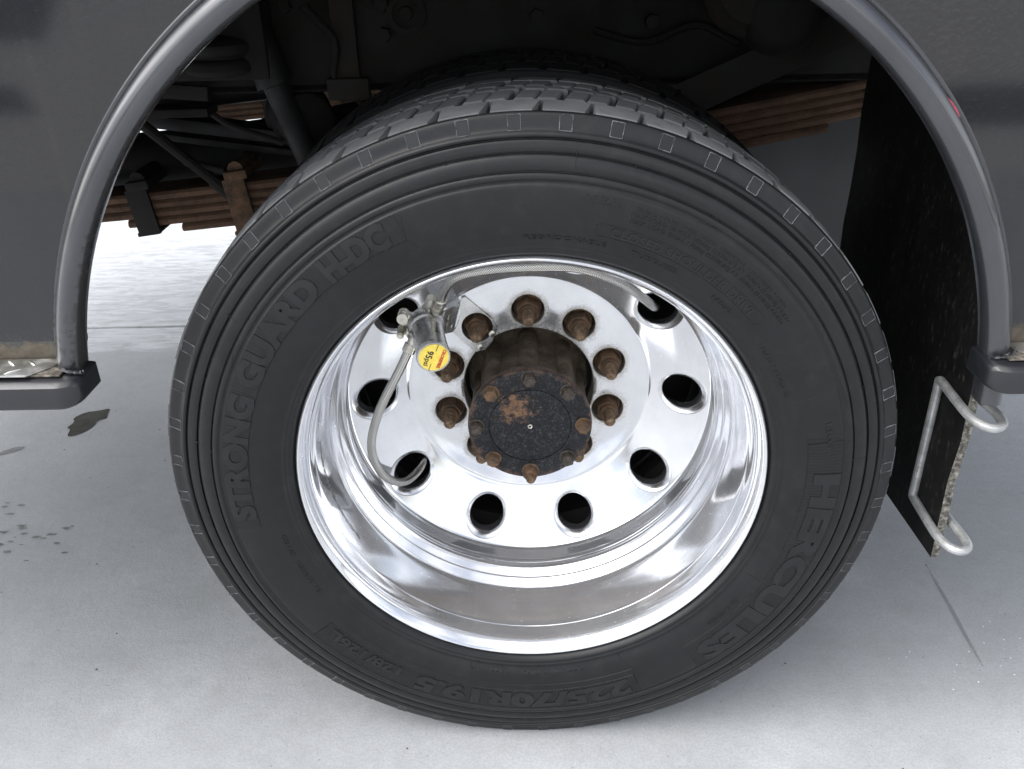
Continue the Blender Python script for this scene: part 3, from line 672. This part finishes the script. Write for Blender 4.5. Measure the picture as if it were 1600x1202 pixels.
# manifold behind the cylinder
bm = bmesh.new(); bx = B + Vector((-.004, .010, .004))
tube(bm, [B - ax * .004, B - ax * .022], [.0165, .0150], 24)
tube(bm, [bx + Vector((.006, 0, .010)), bx + Vector((.014, -.004, .030))], .0075, 14); tube(bm, [bx, bx + Vector((-.022, -.004, -.016))], .0072, 14); tube(bm, [bx, bx + Vector((-.026, -.004, .008))], .0070, 14)
link('manifold', bm, 'fitting', eq, sharp=35)
# valve stem cluster at the upper left hand hole
bm = bmesh.new(); s0 = Vector((-.152, .140, .131))
tube(bm, [bx + Vector((-.014, 0, .006)), s0 + Vector((.010, .004, .004)), s0 + Vector((.0, .004, .0))], [.006, .0062, .0058], 12)
tube(bm, [s0 + Vector((.002, .010, .010)), s0 + Vector((.002, -.008, .010))], [.0075, .0068], 12); tube(bm, [s0 + Vector((-.001, .006, -.005)), s0 + Vector((-.001, -.016, -.008))], [.0048, .0046], 12)
tube(bm, [s0 + Vector((-.001, -.016, -.008)), s0 + Vector((-.001, -.019, -.008))], [.0034, .0030], 10)
link('valve_stem', bm, 'fitting', eq, sharp=35)
def hose(pts, ferr, name='braided_hose'):
    path = spline(pts, 12); bm = tube(bmesh.new(), path, .0057, 20, True, True, .0358); o = link(name, bm, 'braid', eq, sharp=None)
    a, b = Vector(pts[0]), path[6]; t = (path[4] - path[0]).normalized(); bm = bmesh.new()
    tube(bm, [a - t * .018, a - t * .014, a - t * .0139, a - t * .008, a - t * .0079, a - t * .002, a - t * .0019, a + t * .008, a + t * .009],
         [.0058, .0058, .0078, .0078, .0062, .0062, .0080, .0080, .0070], 16)
    link('hose_fitting', fix(bm), 'fitting', eq, sharp=35)
    return o
def WP(x, y, z): return (x, y, z)
HOSE1 = [(-.1420, .128, .1080), (-.1575, .122, .0780), (-.1830, .118, .0310), (-.2000, .122, -.0180), (-.2010, .132, -.0580), (-.1890, .148, -.0960), (-.1700, .170, -.1150), (-.1530, .200, -.1130), (-.1470, .240, -.1080)]
HOSE2 = [(-.1040, .125, .1640), (-.0950, .112, .1870), (-.0780, .098, .2070), (-.0450, .090, .2170), (.0050, .088, .2205), (.0560, .096, .2150), (.1060, .120, .1880), (.1400, .155, .1520), (.1590, .190, .1270), (.1640, .235, .1200)]
hose(HOSE1, 0); hose(HOSE2, 0)
# bracket: ring plate under the lug at 126 degrees and a leg up to the cylinder
lx, lz = LUGR * math.cos(R(126)), LUGR * math.sin(R(126)); yb = PLAT - .0012
outl = [(-.0845, .1320), (-.0800, .1335), (-.0440, .0995), (-.0395, .0930), (-.0410, .0850), (-.0480, .0690), (-.0570, .0590), (-.0690, .0560), (-.0745, .0600), (-.0985, .0850), (-.0940, .0905), (-.0895, .1010), (-.0870, .1120), (-.0880, .1230)]
def plate_with_hole(outl, hx, hz, hr, y, th):
    pts = [Vector(p) for p in outl]; n = len(pts); ed = [(i, (i + 1) % n) for i in range(n)]; s0 = n
    pts += [Vector((hx + hr * math.cos(2 * math.pi * i / 36), hz + hr * math.sin(2 * math.pi * i / 36))) for i in range(36)]; ed += [(s0 + i, s0 + (i + 1) % 36) for i in range(36)]
    vo, eo, fo, *_ = geometry.delaunay_2d_cdt(pts, ed, [], 1, 1e-6); bm = bmesh.new(); vs = [bm.verts.new((v.x, y, v.y)) for v in vo]
    for f in fo:
        c = sum((vo[i] for i in f), Vector((0, 0))) / len(f)
        if (c - Vector((hx, hz))).length > hr * .99: bm.faces.new([vs[i] for i in f])
    r = bmesh.ops.extrude_face_region(bm, geom=bm.faces[:]); bmesh.ops.translate(bm, verts=[e for e in r['geom'] if isinstance(e, bmesh.types.BMVert)], vec=(0, -th, 0))
    return fix(bm)
bm = plate_with_hole(outl, lx, lz, .0205, yb, .0024)
# bent-up leg from the plate's left edge to the cylinder's base
e0, e1 = Vector((-.0985, yb - .0012, .0850)), Vector((-.0880, yb - .0012, .1230)); f0, f1 = Vector((-.1120, .142, .1150)), Vector((-.1000, .142, .1470))
nrm_ = (e1 - e0).cross(f0 - e0).normalized() * .0012
vs = [bm.verts.new(p + s * nrm_) for s in (-1, 1) for p in (e0, e1, f1, f0)]
for q in ((0, 1, 2, 3), (7, 6, 5, 4), (0, 4, 5, 1), (1, 5, 6, 2), (2, 6, 7, 3), (3, 7, 4, 0)): bm.faces.new([vs[i] for i in q])
g0 = B + Vector((-.016, .016, -.014)); g1 = B + Vector((-.004, .016, .024))
vs = [bm.verts.new(p + Vector((0, s * .0012, 0))) for s in (-1, 1) for p in (f0, f1, g1, g0)]
for q in ((0, 1, 2, 3), (7, 6, 5, 4), (0, 4, 5, 1), (1, 5, 6, 2), (2, 6, 7, 3), (3, 7, 4, 0)): bm.faces.new([vs[i] for i in q])
link('bracket', fix(bm), 'steel', eq, sharp=30)
for (cx, cz) in ((-.0475, .0820), (-.0640, .0625)):
    bm = revolve([(.0042, yb - .0022), (.0042, yb - .0040), (.0028, yb - .0048)], 14, None, cx, cz, cap1=True); link('rivet', fix(bm), 'fitting', eq, sharp=35)
for k in (.35, .75):
    p = e0.lerp(f1, k) + nrm_ * 2; link('rivet', tube(bmesh.new(), [p, p + nrm_ * 1.5], .0035, 10), 'fitting', eq, sharp=35)

#--- inner wheel (behind the outer one) ---------------------------------
inner = empty('inner_wheel', truck); inner['label'] = 'dark inner dual tyre behind the outer wheel'
DY = .254
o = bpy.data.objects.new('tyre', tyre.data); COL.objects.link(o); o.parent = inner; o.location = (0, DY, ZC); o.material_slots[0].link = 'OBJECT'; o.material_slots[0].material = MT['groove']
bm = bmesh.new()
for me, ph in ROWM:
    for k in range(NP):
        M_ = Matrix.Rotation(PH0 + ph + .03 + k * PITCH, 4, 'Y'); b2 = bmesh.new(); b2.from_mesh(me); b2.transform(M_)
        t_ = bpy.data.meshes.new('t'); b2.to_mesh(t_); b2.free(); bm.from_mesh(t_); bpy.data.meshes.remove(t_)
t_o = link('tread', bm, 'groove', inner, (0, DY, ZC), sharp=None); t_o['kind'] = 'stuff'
bm = revolve([(.262, 0), (.245, .01), (.238, .10), (.19, .17), (.19, .19), (.25, .19)], 96); link('rim', fix(bm), 'dirtyblack', inner, (0, DY, ZC))
#--- body side -----------------------------------------------------------
EA, EB, EZ = .465, .482, .079
def arch_pts(n=72, zl=.150, zr=.150):
    tl = math.pi - math.asin((zl - EZ) / EB); tr = math.asin((zr - EZ) / EB)
    return [(EA * math.cos(tl + (tr - tl) * i / n), EZ + EB * math.sin(tl + (tr - tl) * i / n)) for i in range(n + 1)]
def arch_frames(n, zl, zr):
    tl = math.pi - math.asin((zl - EZ) / EB); tr = math.asin((zr - EZ) / EB); fr = []
    for i in range(n + 1):
        t = tl + (tr - tl) * i / n; o = Vector((EA * math.cos(t), 0, EZ + EB * math.sin(t))); nn = Vector((EB * math.cos(t), 0, EA * math.sin(t))).normalized()
        fr.append((o, nn, Vector((0, 1, 0))))
    return fr
bm = bmesh.new(); ap = [(x * 1.03, EZ + (z - EZ) * 1.03) for x, z in arch_pts(64, .152, .152)]
ap[0] = (ap[0][0], .150); ap[-1] = (ap[-1][0], .150)
poly = [(-1.75, .150)] + ap + [(1.25, .150), (1.25, 1.0), (-1.75, 1.0)]
f = bm.faces.new([bm.verts.new((x, -.010, z)) for x, z in poly]); r = bmesh.ops.extrude_face_region(bm, geom=[f])
bmesh.ops.translate(bm, verts=[e for e in r['geom'] if isinstance(e, bmesh.types.BMVert)], vec=(0, .004, 0)); fix(bm)
link('body_panel', bm, 'body', truck, WL, sharp=30)
# rolled wheel-arch trim: flat flange, shallow groove, half-round tube, inner return
tp = [(.0080, -.0060), (.0012, -.0075), (.0000, -.016)] + [(.0125 - .0125 * math.cos(t), -.0220 - .0130 * math.sin(t)) for t in [math.pi * i / 12 for i in range(13)]] + [(.0256, -.0160), (.0266, -.0140), (.0280, -.0148), (.0305, -.0150), (.0318, -.0135), (.0318, -.0104)]
bm = bmesh.new(); fr = arch_frames(120, .158, .104); rings = prism(bm, tp, fr)
bm.faces.new(rings[0]); bm.faces.new(list(reversed(rings[-1]))); fix(bm)
wl = bm.verts.layers.float.new('wear')
for v in bm.verts:
    t = math.atan2((v.co.z - EZ) / EB, v.co.x / EA); o_ = Vector((EA * math.cos(t), EZ + EB * math.sin(t))); nd = (Vector((v.co.x, v.co.z)) - o_).length
    inner_side = max(0, 1 - nd / .008) if nd < .02 else (.35 if nd > .026 else 0); low = max(0, min(1, (.30 - v.co.z) / .16)) if v.co.x < 0 else max(0, min(1, (.2 - v.co.z) / .12)) * .6
    if v.co.y > -.0155 and nd < .012: inner_side = 1.6 if v.co.x < 0 else .9
    v[wl] = min(1.3, inner_side * (.75 if v.co.x < 0 else .25) + low * .55)
trim = link('wheel_arch_trim', bm, 'trim', truck, WL, sharp=40)
bm = bmesh.new()
frs = arch_frames(400, .158, .104)
idx = [i for i, (o, n, b) in enumerate(frs) if .405 < o.x < .432 and o.z > .2]
# small red patch painting a tail-light reflection on the trim
rw = []
for i in idx[::2]:
    o, n, b = frs[i]
    if not (.352 < o.z < .385 or True): continue
    rw.append((o, n))
rw = [(o, n) for o, n, b in frs if   .349 < o.x < .364 and o.z > .2]
prev = None
for i, (o, n) in enumerate(rw):
    k = math.sin(math.pi * (i + .2) / (len(rw))) * .0012
    a = bm.verts.new(o + n * (.0243 - k) + Vector((0, -.0262, 0))); b = bm.verts.new(o + n * (.0247 + k) + Vector((0, -.0252, 0)))
    if prev: bm.faces.new((prev[0], a, b, prev[1]))
    prev = (a, b)
if len(bm.faces): link('red_light_reflection', fix(bm), 'redmark', truck, WL)
else: bm.free()
# side steps with checker plate inlays
def step(x0, x1, inner_x):
    sgn = -1 if x0 < 0 else 1
    prof = [(-.008, .1620), (-.050, .1606), (-.0555, .1590), (-.0600, .1560), (-.0605, .1530), (-.0605, .1345), (-.0590, .1318), (-.0560, .1305), (-.008, .1305)]
    bm = bmesh.new(); rings = []
    rc = .022
    cols = [(x0, 0)] + [(inner_x + sgn * rc * (1 - math.sin(t)), rc * (1 - math.cos(t))) for t in [math.pi / 2 * q / 7 for q in range(8)]]
    for xx, k in cols:
        ring = []
        for y, z in prof:
            zz = z + (k * .35 if z < .14 else -k * .10); yy = min(-.008, y + k) if y < -.03 else y; ring.append(bm.verts.new((xx, yy, zz)))
        rings.append(ring)
    n = len(prof)
    for a, b in zip(rings, rings[1:]):
        for i in range(n): j = (i + 1) % n; bm.faces.new((a[i], a[j], b[j], b[i]))
    bm.faces.new(rings[0]); bm.faces.new(list(reversed(rings[-1])))
    o = link('side_step', fix(bm), 'step', truck, WL, sharp=35)
    # dirty ledge top and plate
    xa = inner_x + sgn * .034; bm = bmesh.new()
    box(bm, ((x0 + inner_x + sgn * .020) / 2, -.0280, .1628), (abs(x0 - inner_x) - .020, .0360, .0022), .0006, seg=1); link('muddy_ledge', bm, 'mud', o, sharp=None)
    bm = bmesh.new(); p = [(x0, -.0500), (xa + sgn * .018, -.0500), (xa - sgn * .012, -.0130), (x0, -.0130)]
    if sgn > 0: p = [(x0, -.0500), (xa + .018, -.0500), (xa - .012, -.0130), (x0, -.0130)]
    f = bm.faces.new([bm.verts.new((x, y, .1645)) for x, y in p]); r = bmesh.ops.extrude_face_region(bm, geom=[f])
    bmesh.ops.translate(bm, verts=[e for e in r['geom'] if isinstance(e, bmesh.types.BMVert)], vec=(0, 0, .0022)); fix(bm)
    pl = link('checker_plate', bm, 'plate', o, sharp=30)
    bm = bmesh.new(); x = xa + sgn * .034; k = 0
    while abs(x) < 1.0:
        for y in (-.0415, -.0225):
            k += 1; a = R(45 if k % 2 else -45); c = Vector((x + (.010 if y > -.03 else 0), y, .1667))
            tube(bm, [c - Vector((math.cos(a), math.sin(a), 0)) * .0085, c - Vector((math.cos(a), math.sin(a), 0)) * .004, c + Vector((math.cos(a), math.sin(a), 0)) * .004, c + Vector((math.cos(a), math.sin(a), 0)) * .0085], [.0004, .0016, .0016, .0004], 8)
        x += sgn * .021
    t_ = link('tread_lug', bm, 'plate', o, sharp=60); t_['kind'] = 'stuff'
    return o
step(-1.73, 0, -.4520); step(1.23, 0, .4530)
# bead of weld where trim and step meet
for s_, xx, zz in ((-1, -.4560, .1630), (1, .4640, .1620)):
    bm = bmesh.new()
    tube(bm, spline([(xx + s_ * -.004, -.0360, zz - .001), (xx, -.0390, zz), (xx + s_ * .014, -.0370, zz + .001), (xx + s_ * .024, -.0240, zz + .003)], 6), [.0022 + .0006 * math.sin(i * 2.1) for i in range(19)], 8)
    link('weld_bead', bm, 'step', truck, WL, sharp=None)
# small rusty stud behind the left end of the trim
bm = bmesh.new(); tube(bm, [(-.480, -.002, .186), (-.4605, -.002, .186)], [.0095, .0085], 14); tube(bm, [(-.4605, -.002, .186), (-.4595, -.002, .186)], [.006, .005], 10)
link('rubber_bumper', bm, 'mud', truck, WL)

#--- underside ---------------------------------------------------------------
def part(name, bm, mat, sharp=35, label=None):
    o = link(name, fix(bm), mat, truck, WL, sharp=sharp)
    if label: o['label'] = label
    return o
# cargo body: floor, far side, ends, lid
bm = bmesh.new(); box(bm, (-.25, .93, .66), (2.98, 1.84, .05)); part('body_floor', bm, 'black')
bm = bmesh.new(); box(bm, (-.25, 1.876, .65), (3.0, .012, .70)); part('far_body_panel', bm, 'body')
bm = bmesh.new(); box(bm, (-.25, .93, 1.01), (3.0, 1.88, .02)); part('body_lid', bm, 'body')
for xx in (-1.745, 1.245):
    bm = bmesh.new(); box(bm, (xx, .93, .65), (.01, 1.84, .70)); part('body_end_panel', bm, 'body')
# frame rails (channel section) and crossmembers
for yy in (.50, 1.36):
    bm = bmesh.new(); box(bm, (-.25, yy, .475), (3.0, .010, .260), .002); box(bm, (-.25, yy + .03, .350), (3.0, .07, .010)); box(bm, (-.25, yy + .03, .600), (3.0, .07, .010)); part('frame_rail', bm, 'dirtyblack')
    if yy < 1:
        for x_, z_ in ((-.195, .42), (-.195, .46), (.02, .44), (.02, .47), (.18, .43), (.26, .46), (-.33, .46), (-.40, .39), (.36, .41)):
            bm = bmesh.new(); tube(bm, [(x_, yy - .004, z_), (x_, yy - .016, z_)], [.011, .010], 6); part('frame_bolt', bm, 'dirtyblack')
for xx in (-.85, -.30, .42, 1.0):
    bm = bmesh.new(); box(bm, (xx, .93, .47), (.06, .84, .16), .006); part('cross_member', bm, 'black')
# sills between floor and side
for xx in (-.62, -.2, .25, .66):
    bm = bmesh.new(); box(bm, (xx, .26, .605), (.07, .48, .06), .004); part('floor_sill', bm, 'dirtyblack')
# drive axle
bm = bmesh.new(); tube(bm, [(0, .30, 0), (0, 1.56, 0)], .075, 24); revolve(chaikin([(.03, .81), (.15, .84), (.19, .93), (.15, 1.02), (.03, 1.05)], 2), 32, bm); part('drive_axle', bm, 'dirtyblack')
# leaf springs
def spring(yy):
    sp_ = empty('leaf_spring', truck, (0, 0, 0)); sp_['label'] = 'rusty leaf spring pack behind the wheel'
    def zc(x): return .2345 + .134 * x + .05 * (x + .05) ** 2
    ends = [(-1.15, 1.10), (-1.12, 1.00), (-.95, .80), (-.618, .62), (-.535, .448)]
    for k, (xa, xb) in enumerate(ends):
        bm = bmesh.new(); rows = []; n = 24; th = .0126 if k else .0128
        for i in range(n + 1):
            x = xa + (xb - xa) * i / n; zt = zc(x) + .030 - k * .0132; rows.append([bm.verts.new((x, y, z)) for y, z in ((yy - .036, zt - .0045), (yy - .0325, zt - .0004), (yy + .036, zt), (yy + .036, zt - th), (yy - .0325, zt - th), (yy - .036, zt - th + .0040))])
        for a, b in zip(rows, rows[1:]):
            for j in range(6): q = (j + 1) % 6; bm.faces.new((a[j], a[q], b[q], b[j]))
        bm.faces.new(rows[0]); bm.faces.new(list(reversed(rows[-1]))); link('leaf', fix(bm), 'spring', sp_, WL, sharp=30)
    for x, ex_ in ((-.588, .004), (-.436, .018), (-.06, .02), (.08, .02)):
        z = zc(x); bm = bmesh.new(); Rm = Matrix.Rotation(-.128, 3, 'Y')
        box(bm, (x, yy - .041, z + .005 - ex_ / 2), (.034, .006, .068 + ex_), .001, rot=Rm); box(bm, (x, yy, z - .028 - ex_), (.034, .080, .006), .001, rot=Rm); box(bm, (x, yy, z + .044), (.036, .092, .014), .003, rot=Rm)
        tube(bm, [(x, yy - .038, z + .052), (x, yy + .036, z + .052)], .012, 12)
        link('spring_clamp', fix(bm), 'rust' if x > -.45 else 'dirtyblack', sp_, WL)
spring(.53); spring(1.33)
# exhaust pipe, rods, brackets and hoses in the dark
bm = bmesh.new(); tube(bm, spline([(-1.6, .63, .190), (-.9, .63, .205), (-.45, .64, .232), (-.15, .66, .28), (.3, .70, .36)], 8), .046, 24); part('exhaust_pipe', bm, 'black')
bm = bmesh.new(); tube(bm, [(-.575, .50, .312), (-.475, .50, .218)], .0085, 10); tube(bm, [(-.475, .50, .218), (-.44, .50, .185)], .011, 10); part('brake_rod', bm, 'dirtyblack')
bm = bmesh.new(); tube(bm, [(-.515, .505, .245), (-.455, .50, .232)], .006, 10); part('rod_clip', bm, 'dirtyblack')
bm = revolve(chaikin([(.040, 0), (.055, -.006), (.055, -.020), (.046, -.026), (.056, -.032), (.056, -.046), (.030, -.056), (.001, -.058)], 1), 40, M=Matrix.Translation((-.42, .47, .375)) @ Matrix.Rotation(R(-90), 4, 'X')); part('bump_stop', bm, 'dirtyblack')
bm = bmesh.new(); box(bm, (-.42, .47, .42), (.14, .06, .10), .006); box(bm, (-.53, .48, .325), (.16, .05, .012), .002); part('bump_bracket', bm, 'dirtyblack')
bm = bmesh.new(); Rm = Matrix.Rotation(R(8), 3, 'Y'); box(bm, (-.44, .55, .258), (.24, .014, .010), .002, rot=Rm); box(bm, (-.46, .56, .284), (.26, .05, .020), .005, rot=Rm); part('axle_stay', bm, 'black')
bm = revolve(chaikin([(.001, -.06), (.038, -.058), (.046, -.045), (.046, .00), (.052, .004), (.052, .012), (.046, .016), (.046, .05), (.001, .056)], 1), 36, M=Matrix.Translation((-.345, .56, .300)) @ Matrix.Rotation(R(24), 4, 'Z')); part('brake_chamber', bm, 'dirtyblack')
bm = bmesh.new(); tube(bm, [(-.80, .62, .300), (-.27, .62, .352)], .024, 16); part('torque_rod', bm, 'black')
bm = bmesh.new(); tube(bm, [(-.375, .47, .44), (-.352, .47, .36)], .026, 18); tube(bm, [(-.352, .47, .36), (-.318, .48, .245)], .018, 16); part('shock_absorber', bm, 'black')
for pts in ([(-.60, .49, .335), (-.53, .48, .318), (-.475, .485, .330), (-.43, .49, .300), (-.36, .50, .272)], [(-.30, .485, .46), (-.262, .475, .415), (-.268, .48, .365), (-.235, .485, .33)], [(.10, .485, .42), (.17, .478, .405), (.24, .482, .425), (.30, .485, .40)]):
    part('air_line', tube(bmesh.new(), spline(pts, 8), .0048, 8), 'dirtyblack', None)
bm = bmesh.new(); box(bm, (-.250, .488, .432), (.034, .014, .20), .003); box(bm, (-.250, .483, .35), (.060, .02, .03), .003); part('frame_bracket', bm, 'grimy')
bm = bmesh.new(); box(bm, (-.52, .46, .357), (.15, .010, .020), .002, rot=Matrix.Rotation(R(5), 3, 'Y')); part('bump_bracket', bm, 'grimy')
bm = revolve([(.028, .494), (.028, .488), (.019, .486), (.019, .491), (.010, .491), (.009, .484), (.0005, .484)], 28, cx=-.162, cz=.447); part('frame_plug', bm, 'dirtyblack')
bm = revolve(chaikin([(.058, .43), (.060, .415), (.044, .404), (.040, .398), (.012, .397), (.001, .397)], 1), 36, cx=.295, cz=.474); part('spring_seat', bm, 'grimy')
bm = bmesh.new(); Rm = Matrix.Rotation(-R(23), 3, 'Y'); box(bm, (.345, .49, .357), (.245, .05, .012), .002, rot=Rm); box(bm, (.340, .465, .376), (.245, .006, .050), .002, rot=Rm); part('stay_bracket', bm, 'grimy')
bm = revolve(chaikin([(.001, -.05), (.04, -.048), (.056, -.03), (.056, .02), (.04, .04), (.001, .045)], 1), 36, M=Matrix.Translation((.34, .44, .445))); part('brake_chamber', bm, 'dirtyblack')
bm = bmesh.new(); box(bm, (.60, .98, .09), (.70, .50, .36), .02); part('fuel_tank', bm, 'tank')
bm = bmesh.new(); box(bm, (.42, .56, .345), (.30, .05, .02), .003); part('spring_hanger', bm, 'dirtyblack')

#--- far-side dual wheel ------------------------------------------------------
far = empty('far_wheel', truck)
for yy in (1.424, 1.678):
    o = bpy.data.objects.new('tyre', tyre.data); COL.objects.link(o); o.parent = far; o.location = (0, yy - .01, ZC)
    bm = revolve([(.262, .19), (.245, .18), (.238, .10), (.19, .03), (.0005, .03)], 64); link('rim', fix(bm), 'dirtyblack', far, (0, yy - .01, ZC))
#--- mud flap and its wire guard -----------------------------------------------
FX = .474; bm = bmesh.new(); n = 14; th = .0095; rows = []
for i in range(n + 1):
    z = .64 + (-.125 - .64) * i / n; wob = .0014 * math.sin(i * 1.9)
    rows.append([bm.verts.new((FX + wob, .006 + .0012 * math.sin(i * 2.7), z)), bm.verts.new((FX + wob + .006 * math.sin(i * .35), .23, z)), bm.verts.new((FX + wob, .442, z)), bm.verts.new((FX + wob + th, .442, z)), bm.verts.new((FX + wob + th, .23, z)), bm.verts.new((FX + wob + th, .006 + .0012 * math.sin(i * 2.7 + 1), z))])
for a, b in zip(rows, rows[1:]):
    for j in range(6):
        q = (j + 1) % 6; f = bm.faces.new((a[j], a[q], b[q], b[j])); f.material_index = 1 if j == 5 else 0
bm.faces.new(rows[0]); bm.faces.new(list(reversed(rows[-1])))
fp = link('mud_flap', fix(bm), ['flap', 'flapedge'], truck, WL, sharp=50); fp['label'] = 'black rubber mud flap with dirt-crusted outer edge'
rr = .0053; zt, zb = .083, -.078
top = [(FX - rr, .066, zt - .012), (FX - rr, .066, zt - .004), (FX - rr, .062, zt), (FX - rr - .001, .020, zt - .002), (FX - rr - .001, -.012, zt - .003), (FX + .000, -.030, zt - .004), (FX + .010, -.036, zt - .004), (FX + .020, -.030, zt - .003), (FX + .023, -.014, zt - .002), (FX + .020, .012, zt), (FX + .018, .03, zt)]
bot = [(FX - rr, .066, zb + .012), (FX - rr, .066, zb + .004), (FX - rr, .062, zb), (FX - rr - .001, .020, zb - .002), (FX - rr - .001, -.012, zb - .003), (FX + .000, -.030, zb - .004), (FX + .010, -.036, zb - .004), (FX + .019, -.030, zb - .003), (FX + .021, -.014, zb - .002), (FX + .018, .012, zb), (FX + .017, .03, zb)]
path = list(reversed(spline(top, 5))) + spline(bot, 5)
link('wire_guard', tube(bmesh.new(), path, rr, 14), 'galv', fp, sharp=None)

# ------------------------------------------------------------------ sheets added out of view before the truck to shape reflections in the paint
def sheet(name, poly, z, mat, label):
    bm = bmesh.new(); bm.faces.new([bm.verts.new((x, y, z)) for x, y in poly]); o = link(name, fix(bm), mat, None, sharp=None)
    if o.data.polygons[0].normal.z < 0: o.data.flip_normals()
    return tag(o, label, kind='structure')
MT['dark_helper'] = simple('dark_reflection_helper', (.008, .008, .010), (.016, .016, .018), 60, .9, .98)
MT['tan_helper'] = simple('tan_reflection_helper', (.39, .385, .375), (.50, .495, .485), 90, .85, .95, 0, .5, 300)
sheet('tan_reflection_sheet', [(-60, -2.75), (60, -2.75), (60, -40), (-60, -40)], .004, 'tan_helper', 'added tan sheet out of view, giving the body paint a pale reflection')
sheet('dark_reflection_sheet', [(.6, -3.7), (30, -3.9), (30, -5.2), (2.2, -4.9), (1.1, -4.5)], .008, 'dark_helper', 'added dark sheet out of view, mirrored in the right body paint')
sheet('dark_reflection_sheet', [(-2.9, -4.6), (-9, -4.5), (-12, -5.8), (-3.6, -5.7)], .008, 'dark_helper', 'added dark sheet out of view, mirrored in the left body paint')
sheet('dark_reflection_sheet', [(-4.8, -8.6), (-40, -8.2), (-40, -38), (-14, -38), (-9, -18)], .008, 'dark_helper', 'wide added dark sheet out of view, mirrored in the upper left paint')

# ------------------------------------------------------------------ marks on the ground
blotch('puddle', -.985, .845, [(-.055, .018), (-.02, .045), (.03, .050), (.075, .062), (.080, .035), (.095, .015), (.06, .008), (.066, -.018), (.048, -.045), (.010, -.062), (-.012, -.060), (-.022, -.03), (-.045, -.026), (-.03, 0)], 'puddle', label='dark puddle on the concrete below the step end', sx=.52)
blotch('wet_stain', -1.085, .735, [(-.03, -.02), (-.01, .005), (.03, .02), (.035, .005), (.0, -.022), (-.03, -.035)], 'stain', label='small damp stain left of the puddle')
blotch('wet_stain', -.985, .322, [(-.10, -.01), (-.05, .014), (.0, .010), (.05, .022), (.075, .008), (.03, -.010), (-.03, -.016), (-.08, -.026)], 'stain', label='damp stain near the left edge of the photo')
bm = bmesh.new(); fl = bm.verts.layers.float.new('fade')
for i in range(70):
    cx, cy = random.gauss(-.98, .07), random.gauss(.42, .05); s = random.uniform(.005, .016)
    vs = [bm.verts.new((cx + s * 1.6 * random.uniform(.5, 1) * math.cos(t), cy + s * .7 * random.uniform(.5, 1) * math.sin(t), .0018 + i * 2e-6)) for t in [2 * math.pi * j / 9 for j in range(9)]]; c0 = bm.verts.new((cx, cy, .0018 + i * 2e-6)); c0[fl] = .9
    for j in range(9): bm.faces.new((vs[j], vs[(j + 1) % 9], c0))
tag(link('wet_stain', fix(bm), 'stain', sharp=None), 'scatter of small damp flecks at the left edge', kind='stuff')
blotch('drag_mark', 0, 0, [(.655, .345), (.6485, .22), (.643, .15), (.642, .075), (.645, .075), (.650, .15), (.656, .22), (.659, .345)], 'drag', .0012, 'faint dark drag mark on the concrete right of the wheel')
def scatter(name, n, fx, fy, s0, s1, mat, label):
    bm = bmesh.new()
    for i in range(n):
        r = bmesh.ops.create_icosphere(bm, subdivisions=1, radius=random.uniform(s0, s1)); c = Vector((fx(), fy(), 0))
        for v in r['verts']: v.co = Vector((v.co.x * random.uniform(.7, 1.3), v.co.y * random.uniform(.7, 1.3), abs(v.co.z) * .8)) + c
    o = link(name, bm, mat, sharp=60); tag(o, label, kind='stuff')
scatter('grit', 150, lambda: random.uniform(-1.3, 1.1), lambda: random.uniform(-.2, 1.0), .0008, .0022, 'speck', 'dark specks of grit on the concrete')
scatter('salt_grains', 60, lambda: random.gauss(.66, .06), lambda: random.gauss(.115, .04), .0005, .0015, 'ice', 'white salt grains scattered right of the wheel')
scatter('salt_grains', 60, lambda: random.uniform(-1.2, .9), lambda: random.uniform(-.2, .9), .0004, .0011, 'ice', 'white specks spread over the concrete')
